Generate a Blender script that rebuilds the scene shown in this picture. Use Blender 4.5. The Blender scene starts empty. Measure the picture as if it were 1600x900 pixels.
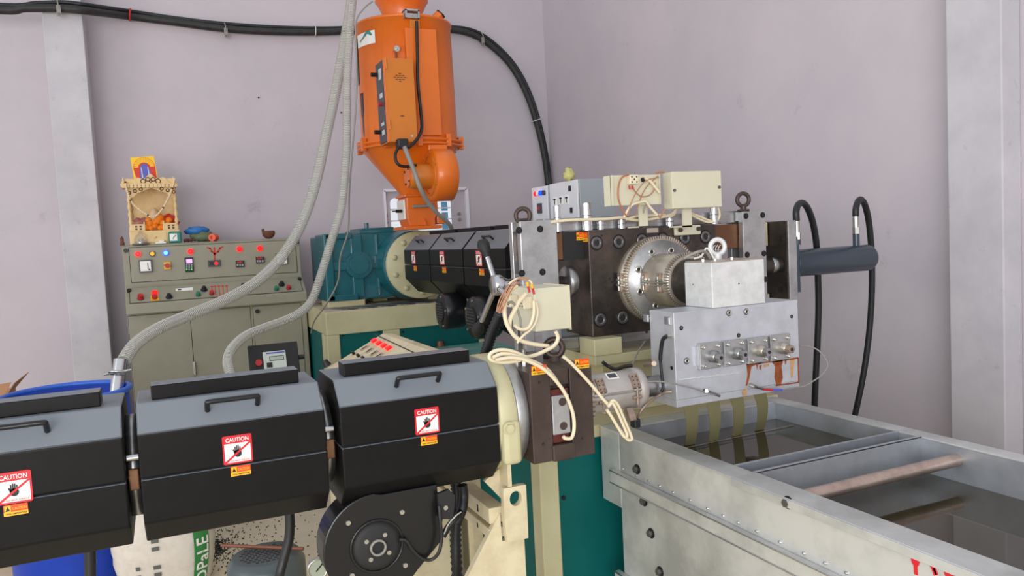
import bpy, math, random
from mathutils import Vector, Matrix
random.seed(11)
sc = bpy.context.scene
col = sc.collection
PI = math.pi
V = Vector

# ------------------------------------------------------------------ camera
FPX = 1220.0                       # focal length in pixels of a 1600x900 frame
TH, RO, YAW, H = math.radians(3.8), math.radians(2.95), math.radians(24.0), 1.5
CAM = V((0, 0, H))
F0 = V((math.sin(YAW), math.cos(YAW), 0)); R0 = V((math.cos(YAW), -math.sin(YAW), 0)); Z = V((0, 0, 1))
FW = math.cos(TH) * F0 - math.sin(TH) * Z
U0 = math.sin(TH) * F0 + math.cos(TH) * Z
RT = math.cos(RO) * R0 - math.sin(RO) * U0
UP = math.sin(RO) * R0 + math.cos(RO) * U0
cd = bpy.data.cameras.new('camera')
cd.sensor_width = 36.0; cd.lens = FPX / 1600 * 36; cd.clip_start = 0.05; cd.clip_end = 200
cam = bpy.data.objects.new('camera', cd); col.objects.link(cam)
cam.matrix_world = Matrix(((RT.x, UP.x, -FW.x, 0), (RT.y, UP.y, -FW.y, 0), (RT.z, UP.z, -FW.z, H), (0, 0, 0, 1)))
sc.camera = cam
# ------------------------------------------------------------------ world, lights, exposure
w = bpy.data.worlds.new('overcast_sky'); sc.world = w; w.use_nodes = True
bg = w.node_tree.nodes['Background']; bg.inputs[0].default_value = (0.90, 0.94, 1.0, 1); bg.inputs[1].default_value = 0.76
def area_light(name, loc, target, sx, sy, power, color):
    l = bpy.data.lights.new(name, 'AREA'); l.shape = 'RECTANGLE'; l.size = sx; l.size_y = sy
    l.energy = power; l.color = color
    o = bpy.data.objects.new(name, l); col.objects.link(o); o.location = loc
    o.rotation_euler = (V(target) - V(loc)).to_track_quat('-Z', 'Y').to_euler()
    return o
area_light('fill_light_left', (-4.8, 0.8, 1.9), (3.6, 2.2, 1.2), 5.0, 3.0, 105, (1.0, 0.96, 0.93))  # added daylight fill, no door built: brightens the right wall from the left
area_light('fill_light_front', (-2.6, -4.6, 1.8), (3.6, 3.0, 0.7), 5.0, 3.2, 350, (0.97, 0.98, 1.0))  # added fill for the lower right wall, no gate stands there
vs = sc.view_settings
vs.view_transform = 'Standard'; vs.look = 'None'; vs.gamma = 1.0; vs.use_curve_mapping = False
vs.exposure = 0.16

# ------------------------------------------------------------------ helpers
def P(u, v, x=None, y=None, z=None):
    """real place of the point seen at pixel (u, v) that lies on the plane x=, y= or z="""
    r = FW + (u - 800) / FPX * RT - (v - 450) / FPX * UP
    t = x / r.x if x is not None else y / r.y if y is not None else (z - H) / r.z
    return CAM + t * r
def PN(u, v, p, n):
    r = FW + (u - 800) / FPX * RT - (v - 450) / FPX * UP
    return CAM + r * ((V(p) - CAM).dot(V(n)) / r.dot(V(n)))
def lin(c):
    return tuple((x / 255 / 12.92) if x / 255 <= 0.04045 else ((x / 255 + 0.055) / 1.055) ** 2.4 for x in c)
MATS = {}
def mat(name, c, rough=0.5, metal=0.0, c2=None, scale=6.0, amt=0.5, bump=0.0, bscale=40.0, spec=0.5, emit=0.0, stretch=None, coat=0.0, detail=6.0, trans=0.0, alpha=1.0, dust_sheen=None, ramp=(0.4, 0.65)):
    m = bpy.data.materials.new(name); m.use_nodes = True
    nt = m.node_tree; b = nt.nodes['Principled BSDF']
    b.inputs['Base Color'].default_value = lin(c) + (1,)
    b.inputs['Roughness'].default_value = rough; b.inputs['Metallic'].default_value = metal
    b.inputs['Specular IOR Level'].default_value = spec
    b.inputs['Coat Weight'].default_value = coat
    b.inputs['Transmission Weight'].default_value = trans
    b.inputs['Alpha'].default_value = alpha
    if emit:
        b.inputs['Emission Color'].default_value = lin(c) + (1,); b.inputs['Emission Strength'].default_value = emit
    tc = nt.nodes.new('ShaderNodeTexCoord'); mp = nt.nodes.new('ShaderNodeMapping')
    nt.links.new(tc.outputs['Object'], mp.inputs[0])
    if stretch: mp.inputs['Scale'].default_value = stretch
    last = None
    if c2:
        n = nt.nodes.new('ShaderNodeTexNoise'); n.inputs['Scale'].default_value = scale; n.inputs['Detail'].default_value = detail
        n.inputs['Roughness'].default_value = 0.65
        nt.links.new(mp.outputs[0], n.inputs['Vector'])
        r = nt.nodes.new('ShaderNodeMapRange'); r.inputs[1].default_value = ramp[0]; r.inputs[2].default_value = ramp[1]
        r.inputs[3].default_value = 0; r.inputs[4].default_value = amt
        nt.links.new(n.outputs['Fac'], r.inputs[0])
        mx = nt.nodes.new('ShaderNodeMix'); mx.data_type = 'RGBA'
        nt.links.new(r.outputs[0], mx.inputs[0]); mx.inputs[6].default_value = lin(c) + (1,); mx.inputs[7].default_value = lin(c2) + (1,)
        last = mx.outputs[2]; nt.links.new(last, b.inputs['Base Color'])
    if dust_sheen:   # dusty upward faces; for cover_black also painted overhead sky sheen
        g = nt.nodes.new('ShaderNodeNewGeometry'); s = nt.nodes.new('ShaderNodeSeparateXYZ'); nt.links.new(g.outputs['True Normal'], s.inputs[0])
        r2 = nt.nodes.new('ShaderNodeMapRange'); r2.inputs[1].default_value, r2.inputs[2].default_value = (dust_sheen[2], dust_sheen[3]) if len(dust_sheen) > 2 else (0.85, 0.98)
        r2.inputs[3].default_value = 0; r2.inputs[4].default_value = dust_sheen[1]; nt.links.new(s.outputs['Z'], r2.inputs[0])
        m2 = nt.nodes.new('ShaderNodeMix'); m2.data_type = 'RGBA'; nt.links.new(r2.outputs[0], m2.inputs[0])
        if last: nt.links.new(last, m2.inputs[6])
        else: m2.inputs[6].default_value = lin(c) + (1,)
        m2.inputs[7].default_value = lin(dust_sheen[0]) + (1,); nt.links.new(m2.outputs[2], b.inputs['Base Color'])
    if bump:
        n2 = nt.nodes.new('ShaderNodeTexNoise'); n2.inputs['Scale'].default_value = bscale; n2.inputs['Detail'].default_value = 5
        nt.links.new(mp.outputs[0], n2.inputs['Vector'])
        bp = nt.nodes.new('ShaderNodeBump'); bp.inputs['Strength'].default_value = bump; bp.inputs['Distance'].default_value = 0.004
        nt.links.new(n2.outputs['Fac'], bp.inputs['Height']); nt.links.new(bp.outputs[0], b.inputs['Normal'])
    MATS[name] = m
    return m

def catmull(pts, k=8, closed=False):
    pts = [V(p) for p in pts]
    if len(pts) < 3: return pts
    out = []; n = len(pts)
    rng = range(n) if closed else range(n - 1)
    for i in rng:
        if closed: a, b, c, d = pts[(i - 1) % n], pts[i], pts[(i + 1) % n], pts[(i + 2) % n]
        else: a, b, c, d = pts[max(i - 1, 0)], pts[i], pts[i + 1], pts[min(i + 2, n - 1)]
        for j in range(k):
            t = j / k
            out.append(0.5 * ((2 * b) + (c - a) * t + (2 * a - 5 * b + 4 * c - d) * t * t + (3 * b - a - 3 * c + d) * t ** 3))
    if not closed: out.append(pts[-1])
    return out
def perp(a):
    a = a.normalized()
    t = Z if abs(a.z) < 0.9 else V((1, 0, 0))
    u = a.cross(t).normalized()
    return u, a.cross(u).normalized()

WO = {}                                     # world place of the origin of every object
class MB:
    def __init__(s): s.v = []; s.f = []; s.sm = []
    def add(s, vs_, fs, smooth=False):
        o = len(s.v); s.v += [V(p) for p in vs_]; s.f += [tuple(i + o for i in f) for f in fs]; s.sm += [smooth] * len(fs); return s
    def box(s, x0, x1, y0, y1, z0, z1):
        x0, x1 = sorted((x0, x1)); y0, y1 = sorted((y0, y1)); z0, z1 = sorted((z0, z1))
        return s.add([(x0, y0, z0), (x1, y0, z0), (x1, y1, z0), (x0, y1, z0), (x0, y0, z1), (x1, y0, z1), (x1, y1, z1), (x0, y1, z1)],
                     [(0, 3, 2, 1), (4, 5, 6, 7), (0, 1, 5, 4), (1, 2, 6, 5), (2, 3, 7, 6), (3, 0, 4, 7)])
    def obox(s, c, a, b, d):                # centre and three half axes
        c, a, b, d = V(c), V(a), V(b), V(d)
        if a.cross(b).dot(d) < 0: a = -a
        p = [c + i * a + j * b + k * d for k in (-1, 1) for (i, j) in ((-1, -1), (1, -1), (1, 1), (-1, 1))]
        return s.add(p, [(0, 3, 2, 1), (4, 5, 6, 7), (0, 1, 5, 4), (1, 2, 6, 5), (2, 3, 7, 6), (3, 0, 4, 7)])
    def lathe(s, o, ax, prof, n=24, smooth=True, closed=False):
        o, ax = V(o), V(ax).normalized(); u, w_ = perp(ax); k = len(prof); p = []
        for r, t in prof:
            for i in range(n):
                a = 2 * PI * i / n; p.append(o + ax * t + (u * math.cos(a) + w_ * math.sin(a)) * r)
        q = []
        for j in range(k - 1 + (1 if closed else 0)):
            j2 = (j + 1) % k
            for i in range(n): i2 = (i + 1) % n; q.append((j * n + i, j2 * n + i, j2 * n + i2, j * n + i2))
        # orientation: flip so normals point outwards for increasing t
        q = [tuple(reversed(f)) for f in q]
        s.add(p, q, smooth)
        return s
    def cyl(s, a, b, r, r1=None, n=20, cap=True, smooth=True):
        a, b = V(a), V(b); L = (b - a).length; r1 = r if r1 is None else r1; ax = (b - a).normalized(); u, w_ = perp(ax)
        p = [a + (u * math.cos(2 * PI * i / n) + w_ * math.sin(2 * PI * i / n)) * r for i in range(n)] + \
            [b + (u * math.cos(2 * PI * i / n) + w_ * math.sin(2 * PI * i / n)) * r1 for i in range(n)]
        s.add(p, [(i, (i + 1) % n, n + (i + 1) % n, n + i) for i in range(n)], smooth)
        if cap:
            s.add(p[:n], [tuple(range(n - 1, -1, -1))]); s.add(p[n:], [tuple(range(n))])
        return s
    def tube(s, pts, r, n=8, k=8, closed=False, smooth=True, rf=None):
        c = catmull(pts, k, closed) if k > 1 else [V(p) for p in pts]
        m = len(c); p = []; u = None
        for i in range(m):
            t = (c[(i + 1) % m] - c[i - 1]) if closed else (c[min(i + 1, m - 1)] - c[max(i - 1, 0)])
            if t.length < 1e-9: t = Z.copy()
            t.normalize()
            if u is None: u, _ = perp(t)
            u = (u - t * u.dot(t)); u.normalize(); w_ = t.cross(u)
            rr = r if rf is None else rf(i, m)
            for j in range(n): a = 2 * PI * j / n; p.append(c[i] + (u * math.cos(a) + w_ * math.sin(a)) * rr)
        q = []
        for i in range(m if closed else m - 1):
            i2 = (i + 1) % m
            for j in range(n): j2 = (j + 1) % n; q.append((i * n + j, i * n + j2, i2 * n + j2, i2 * n + j))
        s.add(p, q, smooth)
        if not closed: s.add(p[:n], [tuple(range(n - 1, -1, -1))]); s.add(p[-n:], [tuple(range(n))])
        return s
    def prism(s, poly, ext):
        poly = [V(p) for p in poly]; ext = V(ext); n = len(poly)
        nr = V((0, 0, 0))
        for i in range(n): nr += poly[i].cross(poly[(i + 1) % n])
        if nr.dot(ext) > 0: poly = poly[::-1]
        p = poly + [q + ext for q in poly]
        s.add(p, [tuple(range(n)), tuple(range(2 * n - 1, n - 1, -1))] + [(i, n + i, n + (i + 1) % n, (i + 1) % n) for i in range(n)])
        # make side faces face outwards
        return s
    def torus(s, c, nrm, R, r, n=28, m=10):
        c = V(c); u, w_ = perp(V(nrm)); nn = V(nrm).normalized()
        return s.tube([c + (u * math.cos(2 * PI * i / n) + w_ * math.sin(2 * PI * i / n)) * R for i in range(n)], r, n=m, k=1, closed=True)
    def ball(s, c, rx, ry=None, rz=None, n=14, m=8, fn=None):
        c = V(c); ry = rx if ry is None else ry; rz = rx if rz is None else rz; p = []
        for j in range(m + 1):
            a = PI * j / m
            for i in range(n):
                b = 2 * PI * i / n; d = V((math.sin(a) * math.cos(b), math.sin(a) * math.sin(b), math.cos(a)))
                k = fn(d) if fn else 1
                p.append(c + V((d.x * rx * k, d.y * ry * k, d.z * rz * k)))
        return s.add(p, [(j * n + i, (j + 1) * n + i, (j + 1) * n + (i + 1) % n, j * n + (i + 1) % n) for j in range(m) for i in range(n)], True)
    def hexa(s, c, ax, R, h):
        c, ax = V(c), V(ax).normalized(); return s.cyl(c, c + ax * h, R, n=6, smooth=False)
    def build(s, name, m, parent=None, bevel=0.0, seg=2, kind=None, label=None, cat=None, group=None):
        xs = [p.x for p in s.v]; ys = [p.y for p in s.v]; zs = [p.z for p in s.v]
        o = V(((min(xs) + max(xs)) / 2, (min(ys) + max(ys)) / 2, min(zs)))
        me = bpy.data.meshes.new(name); me.from_pydata([p - o for p in s.v], [], s.f)
        me.polygons.foreach_set('use_smooth', s.sm); me.validate(); me.update()
        me.materials.append(MATS[m] if isinstance(m, str) else m)
        ob = bpy.data.objects.new(name, me); col.objects.link(ob)
        if parent is not None: ob.parent = parent; ob.location = o - WO[parent.name]
        else: ob.location = o
        WO[ob.name] = o
        if bevel:
            b = ob.modifiers.new('bevel', 'BEVEL'); b.width = bevel; b.segments = seg; b.limit_method = 'ANGLE'; b.angle_limit = math.radians(40)
        return tag(ob, label, cat, group, kind)
def tag(o, label=None, cat=None, group=None, kind=None):
    if label: o['label'] = label
    if cat: o['category'] = cat
    if group: o['group'] = group
    if kind: o['kind'] = kind
    return o
def thing(name, loc, label, cat, group=None):
    o = bpy.data.objects.new(name, None); col.objects.link(o); o.location = loc; o.empty_display_size = 0.05
    WO[o.name] = V(loc)
    return tag(o, label, cat, group)
def B(*a): return MB().box(*a)
def C_(*a, **k): return MB().cyl(*a, **k)
def T_(pts, r, **k): return MB().tube(pts, r, **k)

_txt = {}
def text(s, c, right, up, width, height, m, parent, name='lettering', depth=0.0006, off=0.0):
    """raised flat print: the string fills width x height around centre c"""
    right, up = V(right).normalized(), V(up).normalized(); nr = right.cross(up)
    if s not in _txt:
        cu = bpy.data.curves.new('t', 'FONT'); cu.body = s; cu.resolution_u = 2; cu.offset = 0.014
        o = bpy.data.objects.new('t', cu); col.objects.link(o)
        bpy.context.view_layer.update()
        me = bpy.data.meshes.new_from_object(o.evaluated_get(bpy.context.evaluated_depsgraph_get()))
        vs_ = [v.co.copy() for v in me.vertices]; fs = [tuple(p.vertices) for p in me.polygons]
        bpy.data.objects.remove(o); bpy.data.curves.remove(cu); bpy.data.meshes.remove(me)
        x0, x1 = min(v.x for v in vs_), max(v.x for v in vs_); y0, y1 = min(v.y for v in vs_), max(v.y for v in vs_)
        _txt[s] = ([((v.x - x0) / (x1 - x0) - 0.5, (v.y - y0) / (y1 - y0) - 0.5) for v in vs_], fs)
    vs_, fs = _txt[s]
    return MB().add([V(c) + right * (x * width) + up * (y * height) + nr * (depth + off) for x, y in vs_], fs).build(name, m, parent)

# ------------------------------------------------------------------ materials
mat('wall_paint', (199, 190, 195), 0.85, c2=(186, 179, 186), scale=1.3, amt=0.55, bump=0.25, bscale=25, spec=0.2)
mat('column_paint', (200, 196, 200), 0.85, c2=(176, 172, 180), scale=2.5, amt=0.6, bump=0.25, bscale=25, spec=0.2)
mat('concrete', (216, 202, 174), 0.8, c2=(190, 175, 148), scale=3.0, amt=0.5, bump=0.2, bscale=60, spec=0.3)
mat('cover_black', (24, 23, 23), 0.36, c2=(30, 28, 28), scale=14, amt=0.5, spec=0.12, bump=0.04, bscale=90, dust_sheen=((150, 157, 164), 0.62, 0.5, 0.72))  # dusty tops; overhead sky sheen painted into the slanted faces
mat('black_gloss', (20, 20, 22), 0.28)
mat('black_matte', (30, 29, 29), 0.65)
mat('rubber', (24, 25, 27), 0.45)
mat('cable_black', (34, 33, 33), 0.55, c2=(60, 58, 56), scale=20, amt=0.5)
mat('orange', (226, 112, 18), 0.38, c2=(212, 98, 18), scale=3, amt=0.6, coat=0.25)
mat('orange_box', (206, 118, 30), 0.4, c2=(192, 106, 26), scale=4, amt=0.6)
mat('cream', (196, 190, 152), 0.45, c2=(180, 172, 132), scale=5, amt=0.6, dust_sheen=((168, 150, 118), 0.35))
mat('cream_worn', (212, 200, 166), 0.5, c2=(176, 156, 120), scale=9, amt=0.6)
mat('cream_box', (208, 203, 178), 0.45, c2=(200, 193, 166), scale=6, amt=0.6)
mat('white_box', (212, 212, 216), 0.4)
mat('grey_box', (150, 158, 162), 0.45)
mat('teal', (6, 94, 91), 0.5, c2=(4, 82, 80), scale=3, amt=0.6, spec=0.2)
mat('teal_gear', (22, 98, 108), 0.32, c2=(14, 82, 92), scale=6, amt=0.6, coat=0.3)
mat('teal_dusty', (82, 148, 138), 0.6, c2=(120, 165, 152), scale=8, amt=0.8)
mat('cab_grey', (146, 143, 124), 0.5, c2=(136, 132, 113), scale=3, amt=0.7)
mat('gap_dark', (52, 48, 40), 0.7)
mat('steel', (176, 176, 176), 0.34, 0.92, c2=(128, 126, 122), scale=5, amt=0.7, bump=0.06, bscale=120, stretch=(1, 1, 6))
mat('steel_bright', (206, 206, 208), 0.2, 1.0)
mat('steel_dark', (66, 62, 60), 0.38, 0.75, c2=(104, 92, 82), scale=7, amt=0.8, bump=0.15, bscale=80)
mat('steel_plate', (190, 190, 190), 0.42, 0.8, c2=(150, 148, 146), scale=10, amt=0.7, bump=0.1, bscale=70)
mat('die_alu', (206, 208, 214), 0.45, 0.55, c2=(176, 178, 182), scale=9, amt=0.6, bump=0.12, bscale=60)
mat('die_alu_light', (226, 226, 224), 0.5, 0.3, c2=(196, 196, 194), scale=18, amt=0.6, bump=0.15, bscale=60)
mat('bronze', (128, 92, 66), 0.42, 0.6, c2=(98, 66, 46), scale=4, amt=0.7)
mat('brown_steel', (82, 68, 62), 0.45, 0.5, c2=(62, 50, 46), scale=8, amt=0.8, bump=0.15, bscale=80, dust_sheen=((128, 112, 98), 0.5))
mat('rust', (150, 78, 34), 0.85, c2=(104, 50, 22), scale=26, amt=0.9)
mat('rust_light', (186, 128, 66), 0.85, c2=(200, 180, 150), scale=20, amt=0.8)
mat('bolt_dark', (40, 38, 38), 0.45, 0.6)
mat('bolt_grey', (112, 110, 110), 0.38, 0.8)
mat('bolt_zinc', (196, 194, 186), 0.3, 0.9)
mat('heater_band', (196, 188, 176), 0.36, 0.8, c2=(160, 142, 118), scale=6, amt=0.6)
mat('heater_copper', (172, 152, 136), 0.45, 0.5, c2=(120, 98, 82), scale=30, amt=0.7)
mat('tank_steel', (212, 213, 210), 0.38, 0.45, c2=(158, 160, 156), scale=2.2, amt=0.9, bump=0.05, bscale=120)
mat('tank_inner', (188, 192, 198), 0.4, 0.6, c2=(160, 164, 168), scale=6, amt=0.7)
mat('water', (52, 47, 32), 0.03, c2=(64, 57, 40), scale=3, amt=0.6, spec=0.5, bump=0.03, bscale=5)
mat('strand', (140, 134, 98), 0.35, spec=0.5)
mat('cyl_blue', (56, 68, 80), 0.3, c2=(46, 56, 66), scale=6, amt=0.6)
mat('wire_cream', (224, 210, 178), 0.5)
mat('wire_copper', (170, 122, 90), 0.45)
mat('wire_orange', (170, 104, 66), 0.5)
mat('wire_red', (190, 34, 34), 0.5)
mat('wire_grey', (140, 136, 128), 0.5)
mat('white_plastic', (224, 222, 214), 0.4)
mat('porcelain', (220, 208, 178), 0.35)
mat('hose_clear', (196, 194, 186), 0.25, trans=0.3, alpha=0.5)
mat('hose_rib', (200, 198, 190), 0.35)
mat('drum_blue', (18, 62, 176), 0.35, c2=(12, 48, 150), scale=5, amt=0.5)
mat('bag_white', (214, 206, 194), 0.6, c2=(196, 186, 172), scale=30, amt=0.5, bump=0.5, bscale=18)
mat('bag_green', (46, 128, 62), 0.6)
mat('bag_ink', (92, 92, 88), 0.6)
mat('cardboard', (186, 138, 100), 0.8)
mat('motor_grey', (74, 84, 86), 0.35, c2=(70, 80, 84), scale=8, amt=0.6)
mat('copper_rod', (122, 76, 56), 0.45, 0.3)
mat('wood', (226, 196, 142), 0.55, c2=(206, 170, 114), scale=14, amt=0.6)
mat('wood_dark', (84, 46, 30), 0.6)
mat('marigold', (240, 138, 12), 0.7, c2=(222, 104, 8), scale=60, amt=0.9, bump=0.8, bscale=90)
mat('idol_cloth', (150, 60, 62), 0.7, c2=(190, 150, 130), scale=25, amt=0.9)
mat('garland', (226, 198, 160), 0.6)
mat('blue_bag', (40, 112, 180), 0.4, c2=(26, 86, 150), scale=20, amt=0.7)
mat('green_bag', (92, 104, 74), 0.6)
mat('coconut', (112, 68, 50), 0.9, c2=(86, 52, 38), scale=40, amt=0.8, bump=0.6, bscale=120)
mat('clock_teal', (30, 116, 104), 0.35)
mat('glass', (240, 244, 244), 0.05, trans=0.9, alpha=0.45)
mat('sticker_red', (206, 24, 40), 0.4)
mat('sticker_white', (236, 234, 228), 0.4)
mat('sticker_ink', (26, 24, 26), 0.5)
mat('sticker_orange', (222, 76, 20), 0.4)
mat('sticker_yellow', (246, 182, 24), 0.4)
mat('chalk_red', (196, 62, 44), 0.8)
mat('lamp_red', (255, 16, 20), 0.3, emit=1.3)
mat('lamp_blue', (20, 60, 255), 0.3, emit=1.6)
mat('lamp_cyan', (90, 200, 255), 0.3, emit=1.4)
mat('lamp_amber', (255, 160, 10), 0.3, emit=0.7)
mat('lcd_pink', (206, 160, 220), 0.3, emit=0.7)
mat('lcd_grey', (170, 180, 160), 0.3)
mat('led_red_dim', (150, 24, 24), 0.3, emit=0.3)
mat('led_green', (60, 200, 60), 0.3, emit=0.6)
mat('button_red', (176, 34, 34), 0.35)
mat('button_green', (24, 118, 84), 0.35)
mat('switch_yellow', (226, 172, 24), 0.4)
mat('panel_grey', (62, 66, 72), 0.4)
mat('logo_teal', (20, 140, 130), 0.4)
mat('print_yellow', (246, 196, 20), 0.4)
mat('print_red', (206, 48, 20), 0.4)
mat('print_blue', (84, 92, 178), 0.4)
mat('print_pale', (190, 200, 226), 0.4)
mat('granule', (52, 48, 38), 0.6)
mat('window_white', (236, 232, 240), 0.5)
mat('shutter_blue', (120, 180, 214), 0.4)

def smudge(m, c, sc_, lo, hi, amt):
    nt = m.node_tree; b = nt.nodes['Principled BSDF']; src = b.inputs['Base Color'].links[0].from_socket
    tc = nt.nodes.new('ShaderNodeTexCoord'); n = nt.nodes.new('ShaderNodeTexNoise'); n.inputs['Scale'].default_value = sc_; n.inputs['Detail'].default_value = 8; n.inputs['Roughness'].default_value = 0.7
    nt.links.new(tc.outputs['Object'], n.inputs['Vector'])
    r = nt.nodes.new('ShaderNodeMapRange'); r.inputs[1].default_value = lo; r.inputs[2].default_value = hi; r.inputs[3].default_value = 0; r.inputs[4].default_value = amt
    nt.links.new(n.outputs['Fac'], r.inputs[0]); mx = nt.nodes.new('ShaderNodeMix'); mx.data_type = 'RGBA'
    nt.links.new(r.outputs[0], mx.inputs[0]); nt.links.new(src, mx.inputs[6]); mx.inputs[7].default_value = lin(c) + (1,)
    nt.links.new(mx.outputs[2], b.inputs['Base Color'])
smudge(MATS['wall_paint'], (128, 124, 128), 3.1, 0.63, 0.78, 0.5)
smudge(MATS['column_paint'], (124, 122, 126), 6.0, 0.60, 0.75, 0.6)
smudge(MATS['cream'], (110, 96, 70), 7.0, 0.64, 0.78, 0.6)
smudge(MATS['die_alu'], (120, 118, 112), 9.0, 0.64, 0.78, 0.5)
# ------------------------------------------------------------------ the room
B(-6, 3.85, -5, 7.25, -0.1, 0).build('floor', 'concrete', kind='structure')
wb = MB(); WX0, WX1, WZ0, WZ1 = 1.89, 2.69, 1.15, 1.972
wb.box(-6, WX0, 7.0, 7.25, 0, 5.2).box(WX1, 3.85, 7.0, 7.25, 0, 5.2).box(WX0, WX1, 7.0, 7.25, 0, WZ0).box(WX0, WX1, 7.0, 7.25, WZ1, 5.2)
wb.build('wall_back', 'wall_paint', kind='structure')
B(3.6, 3.85, -5, 7.0, 0, 5.2).build('wall_right', 'wall_paint', kind='structure')
B(-0.665, -0.405, 6.66, 7.0, 0, 5.2).build('trim_1', 'column_paint', kind='structure', bevel=0.006)
B(3.47, 3.6, 2.315, 2.585, 0, 5.2).build('trim_2', 'column_paint', kind='structure', bevel=0.006)
# window: sheet frame set into the opening with a rounded hole, horizontal bars, a folded shutter
wf = MB()
ix0, ix1, iz0, iz1, rr = 1.945, 2.545, 1.25, 1.905, 0.05
wf.box(WX0, ix0, 7.02, 7.05, WZ0, WZ1).box(ix1, WX1, 7.02, 7.05, WZ0, WZ1).box(ix0, ix1, 7.02, 7.05, iz1, WZ1).box(ix0, ix1, 7.02, 7.05, WZ0, iz0)
for cx, cz, a0 in ((ix0, iz0, PI), (ix1, iz0, 1.5 * PI), (ix1, iz1, 0), (ix0, iz1, 0.5 * PI)):
    ox = rr if cx == ix0 else -rr; oz = rr if cz == iz0 else -rr
    arc = [V((cx + ox + rr * math.cos(a0 + k * PI / 10), 7.02, cz + oz + rr * math.sin(a0 + k * PI / 10))) for k in range(6)]
    wf.prism([V((cx, 7.02, cz))] + arc, (0, 0.03, 0))
win = wf.build('window_1', 'wall_paint', kind='structure')
lip = MB()
lip.box(WX0 - 0.008, WX0 + 0.012, 6.99, 7.05, WZ0, WZ1).box(WX1 - 0.012, WX1 + 0.02, 6.99, 7.05, WZ0, WZ1).box(WX0, WX1, 6.99, 7.05, WZ1 - 0.01, WZ1 + 0.014)
lip.build('window_lip', 'window_white', win)
for k in range(5):
    zz = 1.80 - k * 0.105
    B(ix0 - 0.02, ix1 + 0.02, 7.055, 7.067, zz - 0.006, zz + 0.006).build('window_bar', 'window_white', win)
for k in range(6):
    zz = 1.86 - k * 0.1
    B(2.47, 2.53, 7.10, 7.115, zz - 0.085, zz).build('shutter_slat', 'shutter_blue', win)
for (u, v) in ((603, 338), (604, 348), (717, 334), (718, 343)):
    p = P(u, v, y=7.02); C_(p, p + V((0, -0.012, 0)), 0.016, n=10).build('window_bolt', 'wire_grey', win)

# black cable bundle held on the back wall
thick = [V((-5.5, 6.6, 3.36)), V((-2.5, 6.6, 3.38)), P(-30, 13, y=6.6), P(40, 12.5, y=6.6), P(95, 13, y=6.6), P(138, 17, y=6.61), P(200, 25, y=6.93), P(270, 34, y=6.95), P(350, 44.5, y=6.95), P(420, 49, y=6.95), P(490, 50, y=6.95), P(545, 48, y=6.95),
         P(620, 42, y=6.95), P(690, 45, y=6.95), P(730, 51, y=6.95), P(760, 66, y=6.95), P(795, 98, y=6.95), P(820, 140, y=6.95), P(838, 190, y=6.95), P(850, 240, y=6.95), P(856, 285, y=6.95), P(860, 345, y=6.93), P(861, 420, y=6.93)]
T_(thick, 0.03, n=10, k=6).build('cable_conduit', 'cable_black', label='thick black cable conduit sagging across the back wall behind the orange hopper', cat='cable')
thin = [V((-5.5, 6.6, 3.41)), V((-2.5, 6.6, 3.43)), P(-30, 5, y=6.6), P(60, 4.5, y=6.6), P(100, 3.5, y=6.61), P(138, 8, y=6.61), P(200, 17, y=6.92), P(270, 27.5, y=6.95), P(340, 36, y=6.95), P(420, 42, y=6.95), P(490, 44, y=6.95), P(545, 43, y=6.95), P(620, 38, y=6.95), P(690, 41, y=6.95), P(735, 46, y=6.95),
        P(768, 64, y=6.95), P(802, 98, y=6.95), P(826, 140, y=6.95), P(843, 190, y=6.95), P(855, 245, y=6.95), P(860, 290, y=6.93), P(864, 345, y=6.92), P(865, 420, y=6.92)]
T_(thin, 0.016, n=8, k=6).build('power_cable', 'rubber', label='thinner black cable tied along the top of the wall conduit', cat='cable')
for (u, v, a, lab) in ((92, 11, 6.6, 'grey saddle clip holding the conduit on the left column'), (352, 46, 6.95, 'grey saddle clip on the conduit above the control cabinet'), (752, 60, 6.95, 'grey saddle clip on the conduit right of the orange hopper')):
    p = P(u, v, y=a)
    t = thing('cable_clip', p + V((0, 0, -0.05)), lab, 'clip', 'saddle clips on the wall conduit')
    MB().torus(p, (1, 0, 0.1), 0.05, 0.005, n=18, m=6).build('strap', 'wire_grey', t)
    B(p.x - 0.014, p.x + 0.014, p.y - 0.045, p.y - 0.035, p.z - 0.075, p.z - 0.0).build('saddle', 'wire_grey', t)
    q = p + V((0, -0.045, -0.06)); C_(q, q + V((0, -0.008, 0)), 0.008, n=8).build('screw', 'bolt_grey', t)
p = P(492, 48, y=6.95); MB().torus(p, (1, 0, 0), 0.046, 0.004, n=18, m=6).build('cable_tie', 'white_plastic', label='white tie around the wall conduit left of the clear hoses', cat='cable tie')
p = P(203, 23, y=6.93); MB().torus(p, (1, 0, -0.1), 0.044, 0.007, n=18, m=6).build('red_tape', 'wire_red', label='band of red tape around the conduit near the left column', cat='tape')
p = P(838, 188, y=6.95); MB().torus(p, (0.3, 0, -1), 0.05, 0.004, n=18, m=6).build('cable_tie', 'white_plastic', label='white tie on the conduit where it drops beside the room corner', cat='cable tie')

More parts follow.
